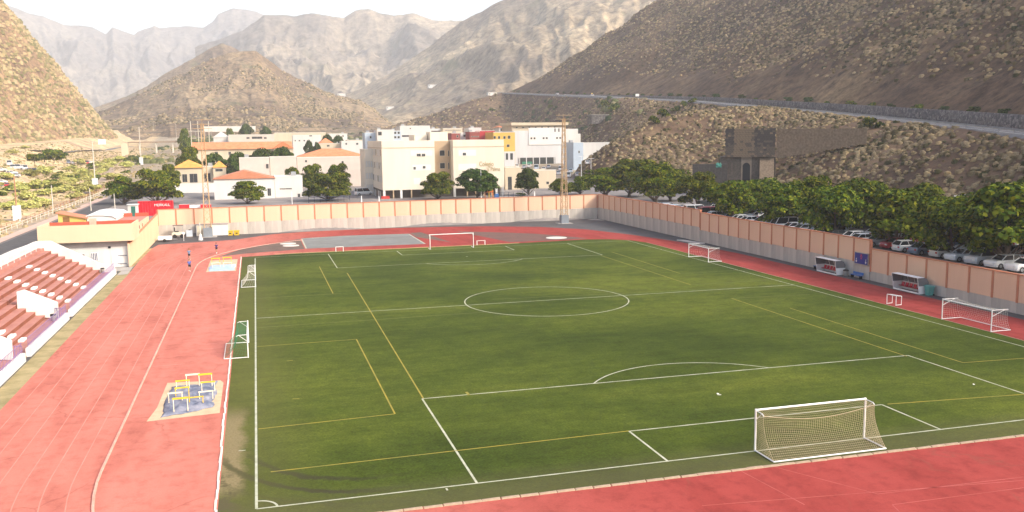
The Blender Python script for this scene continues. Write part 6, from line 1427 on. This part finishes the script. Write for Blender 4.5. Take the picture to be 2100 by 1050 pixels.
# ================================================================== UTILITY POLES, BRIDGE, STREET, SIGNS
M_pole = mat('pale_pole_concrete', (.60, .55, .47), .9, .08, 1.); M_rustp = mat('rusty_pole', (.45, .25, .14), .9, .15, 1.)
for px, pb, pt, D_, lab, mm, bs in ((36, 452, 372, 225, 'rust streaked utility pole on a pale concrete foot nearest the hut', M_rustp, True), (196, 388, 300, 330, 'tall pale utility pole on a concrete foot by the river path', M_pole, True), (290, 338, 268, 480, 'pale utility pole with a foot block by the bridge', M_pole, True), (109, 432, 385, 205, 'thin pale pole at the river side behind the hut', M_pole, False), (187, 433, 390, 190, 'thin street pole behind the yellow hut', M_pole, False), (236, 432, 400, 175, 'short thin pole behind the white shed', M_pole, False), (363, 300, 255, 560, 'pale pole before the valley road', M_pole, False), (315, 268, 250, 800, 'far thin pole beside the valley road', M_pole, False), (572, 268, 245, 620, 'thin pale mast before the terraced field', M_pole, False), (749, 262, 224, 640, 'slender mast at the foot of the cone hill', M_pole, False)):
    a = hit(px, pb); D_ = math.hypot(a[0]-CAM[0], a[1]-CAM[1]); h = (pb-pt)/FOC*D_
    pole(lab, a[0], a[1], a[2], h, .2 if bs else .12, mm, 'utility_pole', 'pole', arm=bs, base=bs, group='utility poles in the valley')
hf = thing('pylon', 'H shaped power pylon with insulators among the trees behind the villa', 'pylon', tuple(GD(410, 285, 430)))
for px in (393, 408, 430): a = GD(px, 300, 430); build(MB().tube([(a[0], a[1], a[2]-3), (a[0], a[1], a[2]+11)], .16, 6), 'pole', M_pole, hf)
a, q = GD(386, 269, 430), GD(437, 269, 430); build(MB().tube([tuple(a), tuple(q)], .14, 5), 'crossarm', M_pole, hf)
for px in (391, 401, 411, 420, 433): a = GD(px, 269.5, 429.5); build(MB().tube([tuple(a), (a[0], a[1], a[2]-1.8)], .12, 5), 'insulator', mat('grey_insulator', (.3, .3, .3), .4, .05, 1.), hf)
# footbridge across the river bed
br = thing('bridge', 'low brown deck bridge over the river bed with white abutment', 'bridge', tuple(GD(300, 292, 560)))
a, q = GD(262, 291, 570), GD(372, 289, 560)
build(MB().box((a[0], a[1]-1.5, a[2]-.6), (q[0], a[1]+1.5, a[2])), 'deck', mat('brown_deck', (.28, .2, .14), .9, .1, 1.), br); build(MB().box((a[0]-3.4, a[1]-2, a[2]-8), (a[0]+.0, a[1]+2, a[2]-.7)), 'abutment', PAL['cream'], br)
for y in (-1.4, 1.35):
    build(MB().box((a[0], a[1]+y, a[2]+.9), (q[0], a[1]+y+.06, a[2]+1.)), 'handrail', M_pole, br)
for k in range(3): xx = a[0]+(q[0]-a[0])*(k+.7)/3.3; build(MB().box((xx-.4, a[1]-.8, a[2]-7), (xx+.4, a[1]+.8, a[2]-.602)), 'pier', M_pole, br)
# street behind the stand and the valley road
def flatstrip(name, pts, wd, m, dz=.06):
    P = resample([(x, y, 0) for x, y in pts], 60); P[:, 2] = H(P[:, 0], P[:, 1])+dz; T = np.gradient(P[:, :2], axis=0); T /= np.linalg.norm(T, axis=1)[:, None]
    N = np.stack([T[:, 1], -T[:, 0]], -1); L_ = np.concatenate([P[:, :2]-N*wd/2, P[:, 2:]], 1); Rr = np.concatenate([P[:, :2]+N*wd/2, P[:, 2:]], 1)
    A = np.stack([L_, Rr], 1); return struct(grid_mesh(name, A[..., 0], A[..., 1], A[..., 2], m, False))
flatstrip('street', [(-34.2, 60), (-34.4, 130), (-35, 180), (-35.5, 225), (-30, 262)], 5.2, M_asph)
flatstrip('pavement', [(-38.2, 60), (-38.4, 130), (-39, 180), (-39.5, 225)], 1.9, mat('pink_paving', (.55, .38, .31), .9, .1, .8), .12)
flatstrip('street', [(-18, 190), (-13, 215), (-20, 240), (-30, 262)], 5., M_asphL, .05)
flatstrip('path', [(-58, 150), (-55, 185), (-49, 215), (-47.5, 260), (-58, 380), (-72, 470)], 3.2, mat('dirt_path', (.36, .28, .21), .95, .12, .5), .06)
flatstrip('road', [(-112, 480), (-108, 560), (-105, 640), (-92, 720)], 6., M_asphL, .08)
for i, (xo, lab) in enumerate(((-40.6, 'weathered post and rail fence along the pink pavement'), (-43.2, 'rusty post and rail fence along the river edge'))):
    t = thing('fence', lab, 'fence', (xo, 120, 3))
    yy = np.arange(96, 300, 4.)
    zf = H(np.full(len(yy), xo-(yy-96)*.012), yy)
    for dz in (.5, .95): build(MB().tube([(xo-(y-96)*.012, y, z+dz) for y, z in zip(yy, zf)], .05, 4), 'rail', M_rustp if i else M_pole, t)
    for y, z in zip(yy, zf): build(MB().tube([(xo-(y-96)*.012, y, z-.3), (xo-(y-96)*.012, y, z+1.05)], .07, 5), 'post', M_rustp if i else M_pole, t)
for px, py, D_, ww, hh, lab in ((1160, 193, 760, 2.8, 2.2, 'white road sign on posts by the far highway'), (1307, 195, 570, 2.4, 1.5, 'white road sign above the white car on the highway'), (1214, 192, 660, .9, .9, 'small yellow warning sign by the highway'), (209, 291, 600, 4.2, 3., 'white billboard at the hill foot beside the river road')):
    a = GD(px, py, D_); t = thing('road_sign', lab, 'sign', tuple(a-np.array([0, 0, 3.5])))
    build(MB().box((a[0]-ww/2, a[1]-.06, a[2]-hh/2), (a[0]+ww/2, a[1]+.06, a[2]+hh/2)), 'board', M_white if 'yellow' not in lab else M_hy, t)
    for s in (-.35, .35): build(MB().tube([(a[0]+s*ww, a[1]+.14, a[2]-6), (a[0]+s*ww, a[1]+.14, a[2]+hh*.4)], .08, 5), 'post', M_galv, t)
hw2 = thing('stone_hut', 'small grey stone building on the slope above the white hall', 'building', tuple(GD(1235, 240, 470)))
hD = hit(1238, 247); hD = math.hypot(hD[0]-CAM[0], hD[1]-CAM[1]); hw2.location = GD(1238, 246, hD); a, q = GD(1211, 236, hD), GD(1265, 246, hD); build(MB().box((a[0], a[1]-2, q[2]-2), (q[0], a[1]+5, a[2])), 'wall', M_rubble, hw2); build(MB().box((a[0]-.3, a[1]-2.3, a[2]+.003), (q[0]+.3, a[1]+5.3, a[2]+.3)), 'roof', M_conc, hw2)

# ================================================================== RUNNERS
M_skin = mat('skin', (.42, .24, .16), .6, .05, 3.)
def skin(name, V, E, Rd, m, parent, root=0):
    me = bpy.data.meshes.new(name); me.from_pydata(V, E, []); o = bpy.data.objects.new(name, me); COL.objects.link(o)
    md = o.modifiers.new('skin', 'SKIN'); md.use_smooth_shade = True
    for i, r__ in enumerate(Rd): me.skin_vertices[0].data[i].radius = r__ if isinstance(r__, tuple) else (r__, r__)
    me.skin_vertices[0].data[root].use_root = True
    sb_ = o.modifiers.new('sub', 'SUBSURF'); sb_.levels = sb_.render_levels = 2
    dg = bpy.context.evaluated_depsgraph_get(); m2 = bpy.data.meshes.new_from_object(o.evaluated_get(dg)); bpy.data.objects.remove(o)
    m2.name = name; m2.materials.clear(); return link(name, m2, m, parent)
def runner(label, loc, rz, shirt, shorts, hair, ph=1., lean=.08):
    t = thing('person', label, 'person', (0, 0, 0))
    y = lambda z: -lean*max(0, z-.9)        # runs towards local -y, leaning forward
    # pelvis, spine, neck, head, arms (bent), legs (one driving forward, one pushing back)
    J = {'pel': (0, 0, .93), 'wa': (0, y(1.1), 1.08), 'ch': (0, y(1.35), 1.32), 'nk': (0, y(1.5)-.01, 1.47), 'hd0': (0, y(1.6)-.02, 1.57), 'hd1': (0, y(1.72)-.03, 1.70)}
    for s, sg in (('l', -1), ('r', 1)):
        f = ph*sg
        J['sh'+s] = (sg*.17, y(1.4), 1.40); J['el'+s] = (sg*.24, y(1.15)+.16*f, 1.16); J['wr'+s] = (sg*.19, y(1.1)+.16*f-.20, 1.20 if f < 0 else 1.10); J['hn'+s] = (sg*.17, y(1.1)+.16*f-.28, 1.24 if f < 0 else 1.13)
        J['hp'+s] = (sg*.09, 0, .89)
        if f > 0: J['kn'+s] = (sg*.10, -.26, .60); J['an'+s] = (sg*.10, -.18, .20); J['to'+s] = (sg*.10, -.34, .16)
        else: J['kn'+s] = (sg*.09, .05, .50); J['an'+s] = (sg*.09, .16, .09); J['to'+s] = (sg*.09, .04, .035)
    K = list(J); ix = {k: i for i, k in enumerate(K)}
    E_ = [('pel', 'wa'), ('wa', 'ch'), ('ch', 'nk'), ('nk', 'hd0'), ('hd0', 'hd1')]
    for s in 'lr': E_ += [('ch', 'sh'+s), ('sh'+s, 'el'+s), ('el'+s, 'wr'+s), ('wr'+s, 'hn'+s), ('pel', 'hp'+s), ('hp'+s, 'kn'+s), ('kn'+s, 'an'+s), ('an'+s, 'to'+s)]
    rad = {'pel': (.15, .11), 'wa': (.13, .10), 'ch': (.17, .12), 'nk': .055, 'hd0': .085, 'hd1': .09}
    for s in 'lr': rad.update({'sh'+s: .06, 'el'+s: .042, 'wr'+s: .03, 'hn'+s: .035, 'hp'+s: .09, 'kn'+s: .058, 'an'+s: .038, 'to'+s: .035})
    skin('body', [J[k] for k in K], [(ix[a], ix[b_]) for a, b_ in E_], [rad[k] for k in K], M_skin, t)
    def sub(nm, ks, es, rr, m): i2 = {k: i for i, k in enumerate(ks)}; skin(nm, [J[k] for k in ks], [(i2[a], i2[b_]) for a, b_ in es], rr, m, t)
    hl_ = {k: tuple((np.array(J['sh'+k])*.35+np.array(J['el'+k])*.65)) for k in 'lr'}
    J['sl'], J['sr'] = hl_['l'], hl_['r']
    sub('shirt', ['wa', 'ch', 'shl', 'shr', 'sl', 'sr', 'pel'], [('pel', 'wa'), ('wa', 'ch'), ('ch', 'shl'), ('ch', 'shr'), ('shl', 'sl'), ('shr', 'sr')], [(.155, .125), (.19, .14), .085, .085, .065, .065, (.165, .125)], shirt)
    J['tl'] = tuple((np.array(J['hpl'])*.3+np.array(J['knl'])*.7)); J['tr'] = tuple((np.array(J['hpr'])*.3+np.array(J['knr'])*.7))
    sub('shorts', ['pel', 'hpl', 'hpr', 'tl', 'tr'], [('pel', 'hpl'), ('pel', 'hpr'), ('hpl', 'tl'), ('hpr', 'tr')], [(.165, .125), .105, .105, .095, .095], shorts)
    h_ = J['hd1']; build(MB().lathe((h_[0], h_[1]+.015, h_[2]-.06), [(.088, 0), (.105, .06), (.095, .12), (.05, .165), (.01, .175)], 12), 'hair', hair, t, True)
    build(MB().prism([(h_[1]-.105, h_[2]-.07), (h_[1]-.085, h_[2]-.02), (h_[1]-.08, h_[2]-.08)], 'x', -.014, .014), 'nose', M_skin, t)
    for sg in (-1, 1): build(MB().lathe((sg*.035, h_[1]-.088, h_[2]-.03), [(.004, -.012), (.012, 0), (.004, .012)], 6), 'eye', M_black, t)
    for s in 'lr':
        a, q = J['an'+s], J['to'+s]; build(MB().tube([(a[0], a[1]+.05, a[2]-.035), (q[0], q[1], q[2]), (q[0], q[1]-.06, q[2]-.005)], [.05, .048, .03], 7), 'shoe', M_white, t)
    t.location = loc; t.rotation_euler = (0, 0, rz)
M_sb = mat('blue_shirt', (.10, .14, .42), .85, .1, 4.); M_sg = mat('grey_blue_shirt', (.18, .21, .32), .85, .1, 4.); M_sp = mat('purple_shirt', (.09, .05, .20), .85, .1, 4.); M_bs = mat('black_shorts', (.02, .018, .022), .9, .05, 4.)
M_hb = mat('brown_hair', (.07, .04, .025), .8, .1, 4.); M_ho = mat('light_brown_hair', (.26, .14, .06), .8, .1, 4.)
runner('runner in a grey blue shirt and dark shorts jogging away along the track', (-9.75, 102.2, 0), R(185), M_sg, M_bs, M_ho, 1.)
runner('runner in a blue striped shirt and black shorts close to the far sand pit', (-8.85, 89.0, 0), R(8), M_sb, M_bs, M_ho, -1.)
runner('runner in a purple shirt and black shorts by the throwing infield', (-6.0, 109.2, 0), R(-20), M_sp, M_bs, M_hb, 1.)
